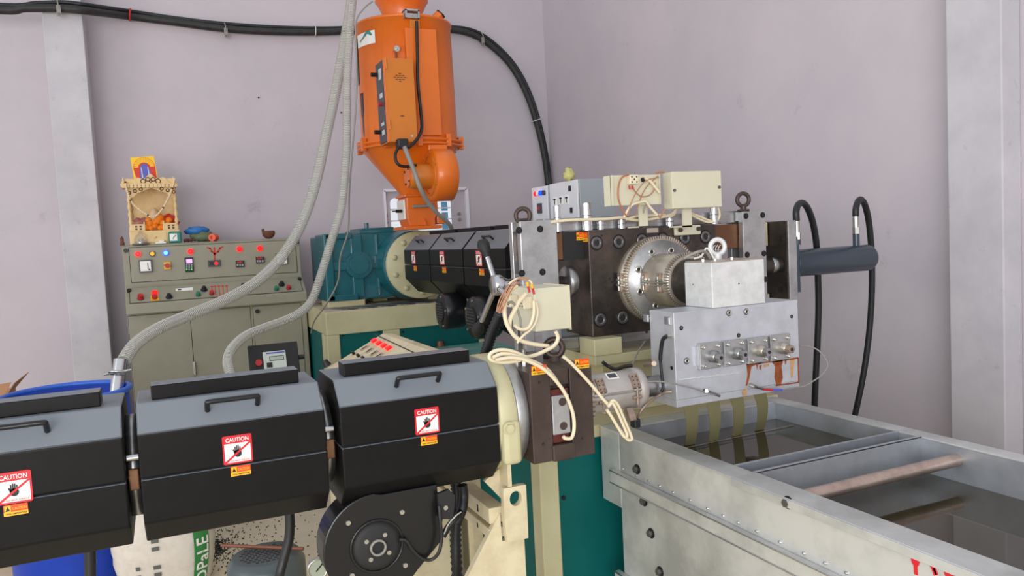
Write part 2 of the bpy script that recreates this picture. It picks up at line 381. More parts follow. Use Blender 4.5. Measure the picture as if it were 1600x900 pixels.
# ------------------------------------------------------------------ control cabinet
CX0, CX1, CB = -0.255, 0.995, 6.72
UY = 6.28                                                       # plane of the upper panel
cab = thing('control_cabinet', ((CX0 + CX1) / 2, 6.45, 0), 'grey beige control cabinet with sloping desk and red indicator lamps', 'cabinet')
zt = P(330, 381.5, y=UY).z + 0.022; zp = P(330, 435.6, y=UY).z - 0.01; zd = 1.155; zl = 1.085; DY = 6.10
body = MB()
prof = [(CB, 0.0), (CB, zt), (UY + 0.03, zt), (UY, zt - 0.012), (UY, zp), (UY - 0.015, zp - 0.015), (DY, zd), (DY, zl), (DY + 0.07, zl), (DY + 0.07, 0.0)]
body.prism([V((CX0, y, z)) for y, z in prof], (CX1 - CX0, 0, 0))
body.build('body', 'cab_grey', cab, bevel=0.006)
# upper panel plate
pz0, pz1 = zp + 0.02, P(330, 381.5, y=UY).z
px0, px1 = CX0 + 0.045, CX1 - 0.035
B(px0 - 0.004, px1 + 0.004, UY - 0.002, UY + 0.01, pz0 - 0.004, pz1 + 0.004).build('panel_gap', 'gap_dark', cab)
up = B(px0, px1, UY - 0.006, UY + 0.01, pz0, pz1).build('instrument_panel', 'cab_grey', cab, bevel=0.002)
UF = UY - 0.006
def upP(u, v): return P(u, v, y=UF)
def disc(p, nrm, r, h, m, parent, name, n=16, r1=None):
    return C_(p, V(p) + V(nrm) * h, r, r1, n=n).build(name, m, parent)
NY = V((0, -1, 0))
for (u, v, m) in ((215.5, 397, 'lamp_red'), (238, 396.5, 'lamp_amber'), (259, 395, 'lamp_blue'), (297.5, 393, 'lamp_red'), (374, 389, 'lamp_red'), (406, 388, 'lamp_red')):
    p = upP(u, v)
    l = disc(p, NY, 0.021, 0.012, 'panel_grey' if m == 'lamp_amber' else m, cab, 'indicator_lamp')
    disc(p + NY * 0.012, NY, 0.015, 0.01, 'lamp_cyan' if m == 'lamp_blue' else m, l, 'lens', r1=0.010)
for (u, v) in ((196.5, 391.5), (464, 378.5)):
    disc(upP(u, v), NY, 0.015, 0.012, 'rubber', cab, 'panel_lock')
def rect(u0, v0, u1, v1, d, m, parent, name, y=None, bevel=0.0):
    a = P(u0, v0, y=UF if y is None else y); b = P(u1, v1, y=UF if y is None else y)
    return B(a.x, b.x, a.y - d, a.y + 0.002, a.z, b.z).build(name, m, parent, bevel=bevel)
am = rect(216.5, 406.5, 238.5, 425, 0.02, 'panel_grey', cab, 'ammeter')
rect(218.5, 408.5, 236.5, 423, 0.023, 'sticker_white', am, 'dial')
p = upP(231, 414) + NY * 0.025; B(p.x - 0.002, p.x + 0.002, p.y - 0.001, p.y, p.z - 0.03, p.z + 0.015).build('needle', 'sticker_ink', am)
p = upP(233.5, 421) + NY * 0.023; disc(p, NY, 0.006, 0.004, 'sticker_ink', am, 'zero_screw', n=8)
sw = rect(255.5, 409.5, 267.5, 421, 0.012, 'switch_yellow', cab, 'rotary_switch', bevel=0.004)
q = upP(261.5, 415) + NY * 0.012; k = disc(q, NY, 0.017, 0.012, 'button_red', sw, 'knob'); MB().obox(q + NY * 0.018, (0.022, 0, -0.004), (0, 0.008, 0), (0.001, 0, 0.006)).build('grip', 'button_red', sw)
kp = rect(288, 402.5, 303, 424.5, 0.016, 'sticker_ink', cab, 'drive_keypad', bevel=0.003)
rect(290.5, 405, 300.5, 411, 0.018, 'lcd_pink', kp, 'screen')
for r in range(3):
    for c in range(3):
        u = 291.8 + c * 3.7; v = 414 + r * 3.3
        disc(upP(u, v) + NY * 0.016, NY, 0.006, 0.003, 'led_green' if r == 2 and c != 1 else 'grey_box', kp, 'key', n=8)
ds = rect(324.5, 407, 345, 416, 0.014, 'panel_grey', cab, 'speed_display', bevel=0.002)
rect(327, 409, 336, 414, 0.016, 'sticker_ink', ds, 'screen'); disc(upP(337.5, 411.5) + NY * 0.014, NY, 0.013, 0.005, 'lamp_red', ds, 'lamp')
for (u, v) in ((368, 407.5), (399.3, 401.3)):
    pid = rect(u, v, u + 14, v + 9.6, 0.014, 'sticker_ink', cab, 'temperature_controller', bevel=0.002)
    rect(u + 2, v + 1.2, u + 10, v + 3.6, 0.016, 'led_red_dim', pid, 'digits')
    for c in range(3): rect(u + 1.4 + c * 4, v + 5.2, u + 4.2 + c * 4, v + 8.2, 0.016, 'grey_box', pid, 'key')
am2 = rect(430.5, 396, 449.5, 412.5, 0.02, 'panel_grey', cab, 'ammeter'); rect(431.5, 397, 448.5, 411.5, 0.023, 'sticker_white', am2, 'dial')
p = upP(445, 404) + NY * 0.025; B(p.x - 0.002, p.x + 0.002, p.y - 0.001, p.y, p.z - 0.02, p.z + 0.02).build('needle', 'sticker_ink', am2)
# auspicious red trident drawn by hand on the panel
tri = MB()
def stroke(mb, pts, r=0.006, y=UF - 0.0005):
    ps = [P(u, v, y=y) for u, v in pts]
    for a, b in zip(ps, ps[1:]):
        d = (b - a); L = d.length; d.normalize(); s_ = V((-d.z, 0, d.x)) * r
        mb.obox((a + b) / 2, d * (L / 2 + r * 0.6), s_, (0, 0.0008, 0))
stroke(tri, [(324, 387), (328, 388), (331, 393), (335.5, 397), (341, 393), (344, 387.5), (348, 386)])
stroke(tri, [(335, 387), (335.5, 406)])
tri.build('trident_mark', 'chalk_red', cab)
# sloping desk
dn = V((0, zd - (zp - 0.015), (UY - 0.015) - DY)); dn = V((0, -abs(zp - 0.015 - zd), (UY - 0.015) - DY)).normalized()
dp = V((0, DY, zd)); sl = V((0, UY - 0.015 - DY, zp - 0.015 - zd)).normalized()
def dkP(u, v): return PN(u, v, dp, dn)
a = dkP(197.5, 456); b = dkP(468, 438.5); c = dkP(474, 460)
L = (V((0, UY - 0.015, zp - 0.015)) - dp).length
mid = dp + sl * (L * 0.5) + V(((CX0 + CX1) / 2, 0, 0))
MB().obox(mid + dn * 0.001, ((CX1 - CX0) / 2 - 0.026, 0, 0), sl * (L * 0.42 + 0.004), dn * 0.002).build('desk_gap', 'gap_dark', cab)
MB().obox(mid + dn * 0.002, ((CX1 - CX0) / 2 - 0.03, 0, 0), sl * (L * 0.42), dn * 0.003).build('desk_panel', 'cab_grey', cab)
for (u, v) in ((202, 455.5), (468, 437)): disc(dkP(u, v), dn, 0.015, 0.016, 'rubber', cab, 'panel_lock')
def button(u, v, m, r=0.019, h=0.022, name='push_button'):
    o = disc(dkP(u, v), dn, r, 0.008, 'panel_grey', cab, name); disc(dkP(u, v) + dn * 0.008, dn, r * 0.9, h, m, o, 'cap', r1=r * 0.82)
def selector(u, v):
    p = dkP(u, v); o = disc(p, dn, 0.025, 0.008, 'panel_grey', cab, 'selector_knob')
    disc(p + dn * 0.008, dn, 0.022, 0.03, 'rubber', o, 'grip', r1=0.012)
button(220, 467.5, 'button_red', 0.023, 0.03)
ye = dkP(242, 467); em = MB().obox(ye + dn * 0.004, (0.028, 0, 0), sl * 0.028, dn * 0.006).build('emergency_switch', 'switch_yellow', cab)
disc(ye + dn * 0.01, dn, 0.02, 0.018, 'button_red', em, 'knob')
disc(dkP(242, 459.5), dn, 0.02, 0.02, 'lamp_red', cab, 'indicator_lamp')
for (u, v) in ((264.5, 465.5), (319, 454), (380, 449.5), (440, 446)): selector(u, v)
for (u, v, m) in ((310, 462, 'button_green'), (331, 460, 'button_red'), (372, 457.5, 'button_green'), (432, 453, 'button_green'), (451, 451.5, 'button_red')): button(u, v, m)
p = dkP(288, 453); pl = MB().obox(p + dn * 0.003, (0.058, 0, 0), sl * 0.016, dn * 0.003).build('name_plate', 'sticker_white', cab)
MB().obox(p + dn * 0.005 + V((-0.032, 0, 0)), (0.012, 0, 0), sl * 0.008, dn * 0.002).build('plate_print', 'panel_grey', pl)
hp = MB()
for k, (u, h) in enumerate(((331, 459), (336, 468), (342, 466), (348, 468), (354, 464))):
    top = dkP(u, 448.5 - k * 0.3); bot = dkP(u + (h - 448) * 0.12, h); d = bot - top
    hp.obox((top + bot) / 2 + dn * 0.003, (0.003, 0, 0), d / 2, dn * 0.0025); hp.obox(top + dn * 0.003, (0.010, 0, 0), sl * 0.007, dn * 0.0025)
hp.build('hand_print_mark', 'chalk_red', cab)
# doors of the lower part
DF = DY + 0.07
for (u0, u1) in ((201, 296.5), (298.5, 391), (397, 470.5)):
    xa, xb = P(u0, 505, y=DF).x, P(u1, 490, y=DF).x
    B(xa - 0.003, xb + 0.003, DF - 0.001, DF + 0.01, 0.09, zl - 0.012).build('door_gap', 'gap_dark', cab)
    d = B(xa, xb, DF - 0.006, DF + 0.01, 0.093, zl - 0.015).build('cabinet_door', 'cab_grey', cab, bevel=0.002)
    if u0 == 201:
        p = P(306, 575, y=DF); h = B(p.x - 0.02, p.x + 0.0, DF - 0.022, DF - 0.004, p.z - 0.05, p.z + 0.05).build('latch_handle', 'steel_bright', d, bevel=0.004)
    if u0 == 397: disc(P(402, 486.5, y=DF - 0.006), NY, 0.016, 0.012, 'rubber', d, 'lock')

# ------------------------------------------------------------------ wooden shrine and the things on the cabinet
TZ = zt
SY0, SY1 = 6.36, 6.62
sx0, sx1 = P(203, 378, y=SY0).x, P(282, 378, y=SY0).x
def sz(v, u=240): return P(u, v, y=SY0).z
shr = thing('wooden_shrine', ((sx0 + sx1) / 2, 6.49, TZ), 'pale carved wooden shrine standing on the grey control cabinet', 'shrine')
zb1 = sz(360); zr = sz(291); zr2 = sz(283)
B(sx0, sx1, SY0, SY1, TZ, zb1).build('plinth', 'wood', shr, bevel=0.004)
dr = B(sx0 + 0.1, sx1 - 0.09, SY0 - 0.006, SY0 + 0.01, TZ + 0.012, zb1 - 0.012).build('drawer', 'wood', shr, bevel=0.003)
MB().ball(((sx0 + sx1) / 2, SY0 - 0.012, (TZ + zb1) / 2), 0.009, n=10, m=6).build('knob', 'wood', dr)
B(sx0 + 0.01, sx1 - 0.01, SY1 - 0.012, SY1, zb1, zr).build('back_panel', 'wood', shr)
def pillar(x, y):
    h = zr - zb1; pr = []
    for k in range(25):
        t = k / 24; r = 0.011 + 0.0035 * math.sin(t * 2 * PI * 6) * (0.4 + 0.6 * (t < 0.75))
        pr.append((r, t * h))
    MB().lathe((x, y, zb1), (0, 0, 1), pr, n=12).build('pillar', 'wood', shr)
for x in (sx0 + 0.015, sx1 - 0.015):
    for y in (SY0 + 0.015, SY1 - 0.03): pillar(x, y)
rf = B(sx0 - 0.03, sx1 + 0.005, SY0 - 0.03, SY1 + 0.02, zr, zr + 0.022).build('roof', 'wood', shr, bevel=0.003)
B(sx0 - 0.005, sx1 - 0.015, SY0, SY1, zr + 0.022, zr2 + 0.02).build('upper_tier', 'wood', shr, bevel=0.003)
sc_ = MB()                                              # wavy trim under the roof
for k in range(14):
    x = sx0 - 0.025 + (sx1 - sx0 + 0.03) * (k + 0.5) / 14
    sc_.cyl((x, SY0 - 0.034, zr + 0.004), (x, SY0 - 0.024, zr + 0.004), 0.016, n=12)
sc_.build('scallop_trim', 'wood', rf)
pd = MB()                                               # carved crest over the roof
pts = []
for k in range(21):
    t = -1 + 2 * k / 20; pts.append(V(((sx0 + sx1) / 2 + t * 0.13, SY0 - 0.012, zr + 0.03 + 0.05 * (1 - abs(t)) ** 0.7 + 0.012 * math.cos(t * 9))))
pd.prism([V(((sx0 + sx1) / 2 - 0.13, SY0 - 0.012, zr + 0.015))] + pts + [V(((sx0 + sx1) / 2 + 0.13, SY0 - 0.012, zr + 0.015))], (0, 0.012, 0))
cr = pd.build('crest', 'wood', shr)
sq = MB()
for (dx, dz, r) in ((-0.05, 0.036, 0.016), (-0.018, 0.05, 0.014), (0.018, 0.05, 0.014), (0.05, 0.036, 0.016), (0, 0.036, 0.008)):
    sq.torus(((sx0 + sx1) / 2 + dx, SY0 - 0.013, zr + dz), (0, 1, 0), r, 0.0035, n=14, m=6)
sq.build('scroll_carving', 'wood_dark', cr)
for s_ in (-1, 1):                                      # arch brackets
    cxs = (sx0 + sx1) / 2; e = sx0 + 0.02 if s_ < 0 else sx1 - 0.02
    poly = [V((e, SY0 + 0.004, zr)), V((cxs, SY0 + 0.004, zr)), V((cxs, SY0 + 0.004, zr - 0.012)), V((cxs + s_ * 0.06, SY0 + 0.004, zr - 0.035)), V((cxs + s_ * 0.1, SY0 + 0.004, zr - 0.05)), V((cxs + s_ * 0.12, SY0 + 0.004, zr - 0.075)), V((e, SY0 + 0.004, zr - 0.085))]
    br = MB().prism(poly, (0, 0.01, 0)).build('arch_bracket', 'wood', shr)
    cv = MB()
    for j in range(3): cv.torus((cxs + s_ * (0.07 + 0.04 * j), SY0 + 0.002, zr - 0.02 - 0.012 * j), (0, 1, 0), 0.011, 0.003, n=12, m=5)
    cv.build('scroll_carving', 'wood_dark', br)
    fx = sx0 + 0.06 if s_ < 0 else sx1 - 0.06           # small front fences with cut squares
    fe = B(fx - 0.045, fx + 0.045, SY0 + 0.002, SY0 + 0.012, zb1, zb1 + 0.05).build('front_fence', 'wood', shr, bevel=0.002)
    for a_ in (-0.018, 0.012):
        for b_ in (0.014, 0.032): B(fx + a_, fx + a_ + 0.014, SY0 - 0.001, SY0 + 0.004, zb1 + b_ - 0.006, zb1 + b_ + 0.006).build('fretwork', 'wood_dark', fe)
    C_((fx - s_ * 0.045, SY0 + 0.007, zb1), (fx - s_ * 0.045, SY0 + 0.007, zb1 + 0.065), 0.006, n=8).build('newel', 'wood', fe)
    for y in (SY0 - 0.01, SY1): MB().lathe((sx0 - 0.01 if s_ < 0 else sx1 - 0.015, y, zr + 0.02), (0, 0, 1), [(0.012, 0), (0.014, 0.012), (0.006, 0.02), (0.008, 0.03), (0.001, 0.05)], n=10).build('finial', 'wood', shr)
# figures and cloth inside the shrine
MB().ball(((sx0 + sx1) / 2 - 0.09, SY1 - 0.1, zb1 + 0.05), 0.07, 0.04, 0.055, fn=lambda d: 1 + 0.12 * math.sin(9 * d.x + 5 * d.z)).build('draped_cloth', 'idol_cloth', label='reddish cloth heap at the left inside the wooden shrine', cat='cloth')
MB().ball(((sx0 + sx1) / 2 + 0.1, SY1 - 0.1, zb1 + 0.06), 0.075, 0.04, 0.065, fn=lambda d: 1 + 0.12 * math.sin(8 * d.x - 6 * d.z)).build('draped_cloth', 'print_red', label='bright red cloth at the right inside the wooden shrine', cat='cloth')
MB().lathe(((sx0 + sx1) / 2 + 0.005, SY1 - 0.06, zb1), (0, 0, 1), [(0.05, 0), (0.05, 0.05), (0.03, 0.09), (0.035, 0.115), (0.03, 0.14), (0.02, 0.16), (0.001, 0.18)], n=14).build('small_idol', 'garland', label='small pale figure behind the marigolds in the shrine', cat='figurine')
k = 0
for (u, v) in ((228, 356), (234, 350), (236, 359), (242, 353), (247, 345), (250, 356), (254, 348), (256, 355), (262, 350), (243, 347), (250, 340), (232, 344), (264, 344)):
    p = P(u, v, y=SY0 + 0.035 + 0.01 * (k % 2)); p.z = max(p.z, zb1 + 0.018); k += 1
    r = 0.021 + 0.003 * (k % 3)
    MB().ball(p, r, fn=lambda d: 1 + 0.08 * math.sin(14 * d.x) * math.sin(13 * d.z), n=14, m=9).build('marigold', 'marigold', label='orange marigold head heaped at the front of the wooden shrine', cat='flower', group='marigolds heaped in the shrine')
gp = [P(196, 285, y=SY0 - 0.04), P(199, 300, y=SY0 - 0.04), P(206, 316, y=SY0 - 0.04), P(220, 329, y=SY0 - 0.04), P(238, 339, y=SY0 - 0.04), P(251, 330, y=SY0 - 0.04), P(260, 315, y=SY0 - 0.04), P(268, 298, y=SY0 - 0.04), P(273, 280, y=SY0 - 0.04)]
gl = thing('bead_garland', gp[4], 'pale bead garland draped across the front of the shrine', 'garland')
T_(gp, 0.006, n=6, k=6).build('string', 'garland', gl)
for i, q in enumerate(catmull(gp, 5)):
    MB().ball(q, 0.0085, n=8, m=5).build('bead', 'wood_dark' if i % 9 == 0 else 'garland', gl)
# printed card leaning on the shrine roof
c0 = P(210, 283, y=SY0 + 0.08); c1 = P(247, 280, y=SY0 + 0.08); c2 = P(244, 242, y=SY0 + 0.10); c3 = P(206, 246, y=SY0 + 0.10)
base_z = zr2 + 0.02
card = thing('picture_card', (c0 + c1) / 2, 'printed picture card of a blue figure under red rays on the shrine roof', 'picture')
ex = (c1 - c0); ey = (c3 - c0); nn = ex.cross(ey).normalized()
cw = ex.length; ch = ey.length; ex.normalize(); ey = nn.cross(ex)
def cardP(a, b, o=0.0): return c0 + ex * (a * cw) + ey * (b * ch) + nn * o
MB().prism([cardP(0, -0.1), cardP(1, -0.1), cardP(0.97, 1), cardP(-0.02, 1)], nn * -0.004).build('card', 'print_yellow', card)
MB().prism([cardP(0.5 + 0.46 * math.cos(t), 0.52 + 0.45 * math.sin(t), 0.0006) for t in [k * PI / 14 for k in range(15)]] + [cardP(0.12, -0.08, 0.0006), cardP(0.95, -0.08, 0.0006)], nn * 0.0006).build('red_field', 'print_red', card)
ry = MB()
for k in range(17):
    t = PI * (k + 0.5) / 17
    a, b_ = cardP(0.5 + 0.25 * math.cos(t), 0.55 + 0.2 * math.sin(t), 0.0014), cardP(0.5 + 0.43 * math.cos(t), 0.55 + 0.41 * math.sin(t), 0.0014)
    d = b_ - a; s_ = nn.cross(d).normalized() * 0.003; ry.add([a - s_, a + s_, b_ + s_ * 1.6, b_ - s_ * 1.6], [(0, 3, 2, 1)])
ry.build('rays', 'print_yellow', card)
MB().prism([cardP(x, y, 0.0018) for x, y in ((0.25, -0.06), (0.3, 0.45), (0.4, 0.68), (0.6, 0.68), (0.7, 0.45), (0.78, -0.06))], nn * 0.0006).build('blue_form', 'print_blue', card)
for x in (0.34, 0.62): MB().prism([cardP(x, 0.1, 0.003), cardP(x + 0.06, 0.1, 0.003), cardP(x + 0.04, 0.55, 0.003), cardP(x + 0.01, 0.55, 0.003)], nn * 0.0005).build('pale_fold', 'print_pale', card)
# small things on the cabinet top
def topP(u, v, y): p = P(u, v, y=y); p.z = TZ; return p
p = topP(191, 379, 6.38); MB().lathe(p, (0, 0, 1), [(0.016, 0), (0.016, 0.015), (0.012, 0.03), (0.013, 0.05), (0.004, 0.066), (0.001, 0.068)], n=10).build('incense_cone', 'coconut', label='dark incense stub at the left end of the cabinet top', cat='incense')
p = topP(220, 377, 6.325); dm = thing('glass_dome', p, 'small glass dome on a metal dish before the shrine', 'glass dome')
MB().lathe(p, (0, 0, 1), [(0.001, 0.0), (0.055, 0.0), (0.06, 0.008), (0.05, 0.006), (0.001, 0.004)], n=20).build('dish', 'steel', dm)
MB().lathe(p, (0, 0, 1), [(0.046, 0.007), (0.045, 0.04), (0.034, 0.07), (0.012, 0.085), (0.008, 0.1), (0.001, 0.102)], n=20).build('dome', 'glass', dm)
MB().lathe(p, (0, 0, 1), [(0.025, 0.007), (0.03, 0.02), (0.012, 0.025), (0.014, 0.04), (0.001, 0.045)], n=14).build('lamp_cup', 'bolt_zinc', dm)
p = topP(251, 377, 6.33); B(p.x - 0.036, p.x + 0.036, p.y - 0.03, p.y + 0.03, TZ, TZ + 0.012).build('white_box', 'white_plastic', label='flat white packet lying in front of the shrine drawer', cat='packet', bevel=0.002)
B(p.x - 0.01, p.x + 0.024, p.y - 0.02, p.y + 0.02, TZ + 0.012, TZ + 0.024).build('white_box', 'white_plastic', label='smaller white packet lying on top of the flat white one', cat='packet', bevel=0.002)
p = topP(274, 376, 6.325); ck = thing('alarm_clock', p, 'teal square alarm clock at the shrine corner', 'clock')
B(p.x - 0.045, p.x + 0.045, p.y - 0.01, p.y + 0.045, TZ, TZ + 0.085).build('case', 'clock_teal', ck, bevel=0.012, seg=3)
B(p.x - 0.036, p.x + 0.016, p.y - 0.013, p.y, TZ + 0.016, TZ + 0.07).build('dial', 'sticker_white', ck, bevel=0.004)
for d in ((0.016, 0.016), (-0.006, -0.014)): MB().obox((p.x - 0.01 + d[0] / 2, p.y - 0.0145, TZ + 0.043 + d[1] / 2), (d[0] / 2, 0, d[1] / 2), (-0.0015, 0, 0.0015), (0, 0.001, 0)).build('clock_hand', 'sticker_ink', ck)
a = topP(287, 376, 6.36); b = topP(301, 374, 6.36); T_([a + V((0, 0, 0.014)), a + V((0.03, 0, 0.018)), b + V((-0.03, 0, 0.016)), b + V((0.02, 0, 0.02))], 0.014, n=8, rf=lambda i, m: 0.009 + 0.006 * math.sin(i * 0.9) ** 2).build('wood_stick', 'wood_dark', label='dark crooked stick lying beside the blue bag', cat='stick')
p = topP(314, 374, 6.38); bb = thing('plastic_bag', p, 'crumpled blue and green plastic bag slumped on the cabinet top', 'bag')
MB().ball(p + V((-0.02, 0.02, 0.085)), 0.085, 0.05, 0.034, n=18, m=10, fn=lambda d: 1 + 0.16 * math.sin(11 * d.x + 3 * d.z) * math.cos(7 * d.y)).build('blue_film', 'blue_bag', bb)
MB().ball(p + V((0.02, 0.0, 0.038)), 0.09, 0.05, 0.04, n=18, m=10, fn=lambda d: 1 + 0.14 * math.sin(10 * d.x - 4 * d.z)).build('green_film', 'green_bag', bb)
p = topP(331, 373.5, 6.33); rp = thing('ring_roll', p, 'small orange ringed roll end beside the blue bag', 'roll')
C_(p + V((0, -0.01, 0.028)), p + V((0.03, 0.05, 0.028)), 0.028, n=16).build('roll', 'sticker_orange', rp); C_(p + V((0, -0.012, 0.028)), p + V((0, -0.009, 0.028)), 0.014, n=12).build('core', 'wire_red', rp)
p = topP(420, 371, 6.38); cs = thing('coconut_shell', p, 'broken brown coconut shell on the cabinet top', 'coconut shell')
MB().lathe(p, (0, 0, 1), [(0.001, 0.0), (0.025, 0.004), (0.044, 0.022), (0.05, 0.045), (0.046, 0.062), (0.041, 0.06), (0.044, 0.045), (0.036, 0.026), (0.02, 0.012), (0.001, 0.01)], n=18).build('shell', 'coconut', cs)
MB().ball(p + V((-0.04, 0, 0.066)), 0.012, 0.015, 0.016, n=10, m=6).build('broken_edge', 'coconut', cs)
for dx in (0.0, 0.03): T_([p + V((dx, 0, 0.03)), p + V((dx + 0.01, 0, 0.08)), p + V((dx + 0.004, 0, 0.12))], 0.0008, n=5).build('fibre', 'garland', cs)

for (u, v, lab) in ((533, 176, 'dark nail head in the back wall right of the clear hoses'), (404, 152.5, 'small dark nail head in the back wall above the cabinet')):
    q = P(u, v, y=7.0); MB().lathe(q + V((0, 0.004, 0)), (0, -1, 0), [(0.003, 0), (0.003, 0.012), (0.007, 0.013), (0.006, 0.016), (0.001, 0.017)], n=12).build('wall_nail', 'bolt_dark', label=lab, cat='nail')
# ------------------------------------------------------------------ warning stickers
def caution_big(c, right, up, w_, h_, parent):
    right, up = V(right).normalized(), V(up).normalized(); n = right.cross(up); c = V(c)
    def q(a, b, o): return c + right * (a * w_) + up * (b * h_) + n * o
    def pan(a0, b0, a1, b1, o, m, name, par): return MB().prism([q(a0, b0, o), q(a1, b0, o), q(a1, b1, o), q(a0, b1, o)], n * 0.0005).build(name, m, par)
    r = 0.06; pts = []
    for (sx, sy, a0) in ((1, 1, 0), (-1, 1, 1), (-1, -1, 2), (1, -1, 3)):
        for k in range(4):
            t = (a0 + k / 3) * PI / 2; pts.append(q(sx * (0.5 - r) + r * math.cos(t), sy * (0.5 - r) + r * math.sin(t), 0.0002))
    s = MB().prism(pts, n * 0.0008).build('caution_sticker', 'sticker_red', parent)
    return s, q, pan, n, right, up, w_, h_
def sticker(c, right, up, w_, h_, parent):
    s, q, pan, n, right, up, w_, h_ = caution_big(c, right, up, w_, h_, parent)
    sub = parent if parent.parent is not None and parent.parent.parent is not None else s
    pan(-0.44, -0.44, 0.44, 0.22, 0.001, 'sticker_white', 'white_field', s)
    text('CAUTION', q(0, 0.35, 0), right, up, w_ * 0.78, h_ * 0.15, 'sticker_white', s, off=0.0012)
    hand = MB()
    pal = [q(0.13 * math.cos(t), -0.14 + 0.13 * math.sin(t), 0.0016) for t in [k * PI / 8 for k in range(16)]]
    hand.prism(pal, n * 0.0003)
    for k, (x, h_2) in enumerate(((-0.085, 0.10), (-0.03, 0.14), (0.025, 0.13), (0.08, 0.09))): hand.prism([q(x - 0.022, -0.1, 0.0016), q(x + 0.022, -0.1, 0.0016), q(x + 0.02, h_2, 0.0016), q(x - 0.02, h_2, 0.0016)], n * 0.0003)
    hand.prism([q(-0.11, -0.16, 0.0016), q(-0.17, 0.0, 0.0016), q(-0.135, 0.02, 0.0016), q(-0.08, -0.08, 0.0016)], n * 0.0003)
    hand.build('hand_symbol', 'sticker_ink', s)
    MB().prism([q(-0.44, -0.44, 0.0022), q(-0.39, -0.44, 0.0022), q(0.44, 0.18, 0.0022), q(0.44, 0.22, 0.0022), q(0.39, 0.22, 0.0022), q(-0.44, -0.39, 0.0022)], n * 0.0003).build('red_slash', 'sticker_red', s)
    text('DO NOT TOUCH', q(0.06, -0.385, 0), right, up, w_ * 0.62, h_ * 0.06, 'sticker_red', s, off=0.0016)
    return s
def hot_label(c, right, up, w_, h_, parent):
    right, up = V(right).normalized(), V(up).normalized(); n = right.cross(up); c = V(c)
    def q(a, b, o): return c + right * (a * w_) + up * (b * h_) + n * o
    s = MB().prism([q(-0.5, -0.5, 0.0002), q(0.5, -0.5, 0.0002), q(0.5, 0.5, 0.0002), q(-0.5, 0.5, 0.0002)], n * 0.0007).build('hot_surface_label', 'sticker_orange', parent)
    MB().prism([q(-0.5, -0.5, 0.001), q(0.5, -0.5, 0.001), q(0.5, -0.14, 0.001), q(-0.5, -0.14, 0.001)], n * 0.0003).build('yellow_strip', 'sticker_yellow', s)
    MB().prism([q(-0.46, -0.14, 0.001), q(-0.2, -0.14, 0.001), q(-0.2, 0.44, 0.001), q(-0.46, 0.44, 0.001)], n * 0.0003).build('yellow_square', 'sticker_yellow', s)
    MB().prism([q(-0.43, -0.06, 0.0014), q(-0.23, -0.06, 0.0014), q(-0.33, 0.36, 0.0014)], n * 0.0003).build('warning_triangle', 'sticker_ink', s)
    text('CAUTION', q(0.16, 0.15, 0), right, up, w_ * 0.58, h_ * 0.26, 'sticker_yellow', s, off=0.0012)
    text('HIGH TEMPERATURE', q(0.02, -0.32, 0), right, up, w_ * 0.86, h_ * 0.16, 'sticker_ink', s, off=0.0014)
    return s
def octo(hw, hh, fv, ft):   # corners (side, height): half width, half height, half length of the upright face, half length of the top face
    return [(-hw, fv), (-ft, hh), (ft, hh), (hw, fv), (hw, -fv), (ft, -hh), (-ft, -hh), (-hw, -fv)]

# ------------------------------------------------------------------ main extruder: base, gearbox, barrel, hopper
BX0, BX1, BYF, BYB, BZ = 1.005, 2.24, 5.46, 6.62, 1.033
bs = thing('extruder_bed', ((BX0 + BX1) / 2, (BYF + BYB) / 2, 0), 'cream and teal steel base under the teal gearbox', 'machine base')
fr = MB()
fr.box(BX0, BX1, BYF, BYB, BZ - 0.16, BZ)
for x0, x1 in ((BX0, BX0 + 0.09), (1.405, 1.53), (BX1 - 0.1, BX1)): fr.box(x0, x1, BYF, BYF + 0.08, 0, BZ - 0.16)
fr.box(BX0, BX0 + 0.07, BYF + 0.12, BYF + 0.2, 0, BZ - 0.16); fr.box(BX0, BX0 + 0.08, BYB - 0.08, BYB, 0, BZ - 0.16); fr.box(BX1 - 0.08, BX1, BYB - 0.08, BYB, 0, BZ - 0.16)
fr.box(BX0, BX1, BYF, BYF + 0.08, 0, 0.1); fr.box(BX0, BX0 + 0.08, BYF, BYB, 0, 0.1)
fr.build('frame', 'cream', bs, bevel=0.006)
def teal_panel(x0, x1, y, z0, z1, par):
    t = B(x0, x1, y, y + 0.03, z0, z1).build('panel', 'teal', par, bevel=0.002)
    for x in (x0 + 0.03, x1 - 0.03): C_((x, y, z1 - 0.03), (x, y - 0.008, z1 - 0.03), 0.009, n=8).build('panel_screw', 'bolt_dark', t)
teal_panel(BX0 + 0.085, 1.41, BYF + 0.015, 0.1, BZ - 0.135, bs); teal_panel(1.525, BX1 - 0.095, BYF + 0.015, 0.1, BZ - 0.155, bs)
B(BX0 + 0.01, BX0 + 0.03, BYF + 0.06, BYB - 0.06, 0.1, BZ - 0.12).build('side_panel', 'teal', bs)
B(BX0 + 0.01, BX1 - 0.01, BYF + 0.01, BYB - 0.01, BZ, BZ + 0.006).build('top_plate', 'cream_worn', bs)
for k in range(16):                                            # chequer strips lying on the top plate
    xk = BX0 + 0.06 + k * 0.071
    MB().obox((xk + 0.03, BYF + 0.16, BZ + 0.009), (0.026, 0.02, 0), (-0.06, 0.115, 0), (0, 0, 0.003)).build('chequer_strip', 'bolt_grey' if k % 2 else 'steel_plate', bs)
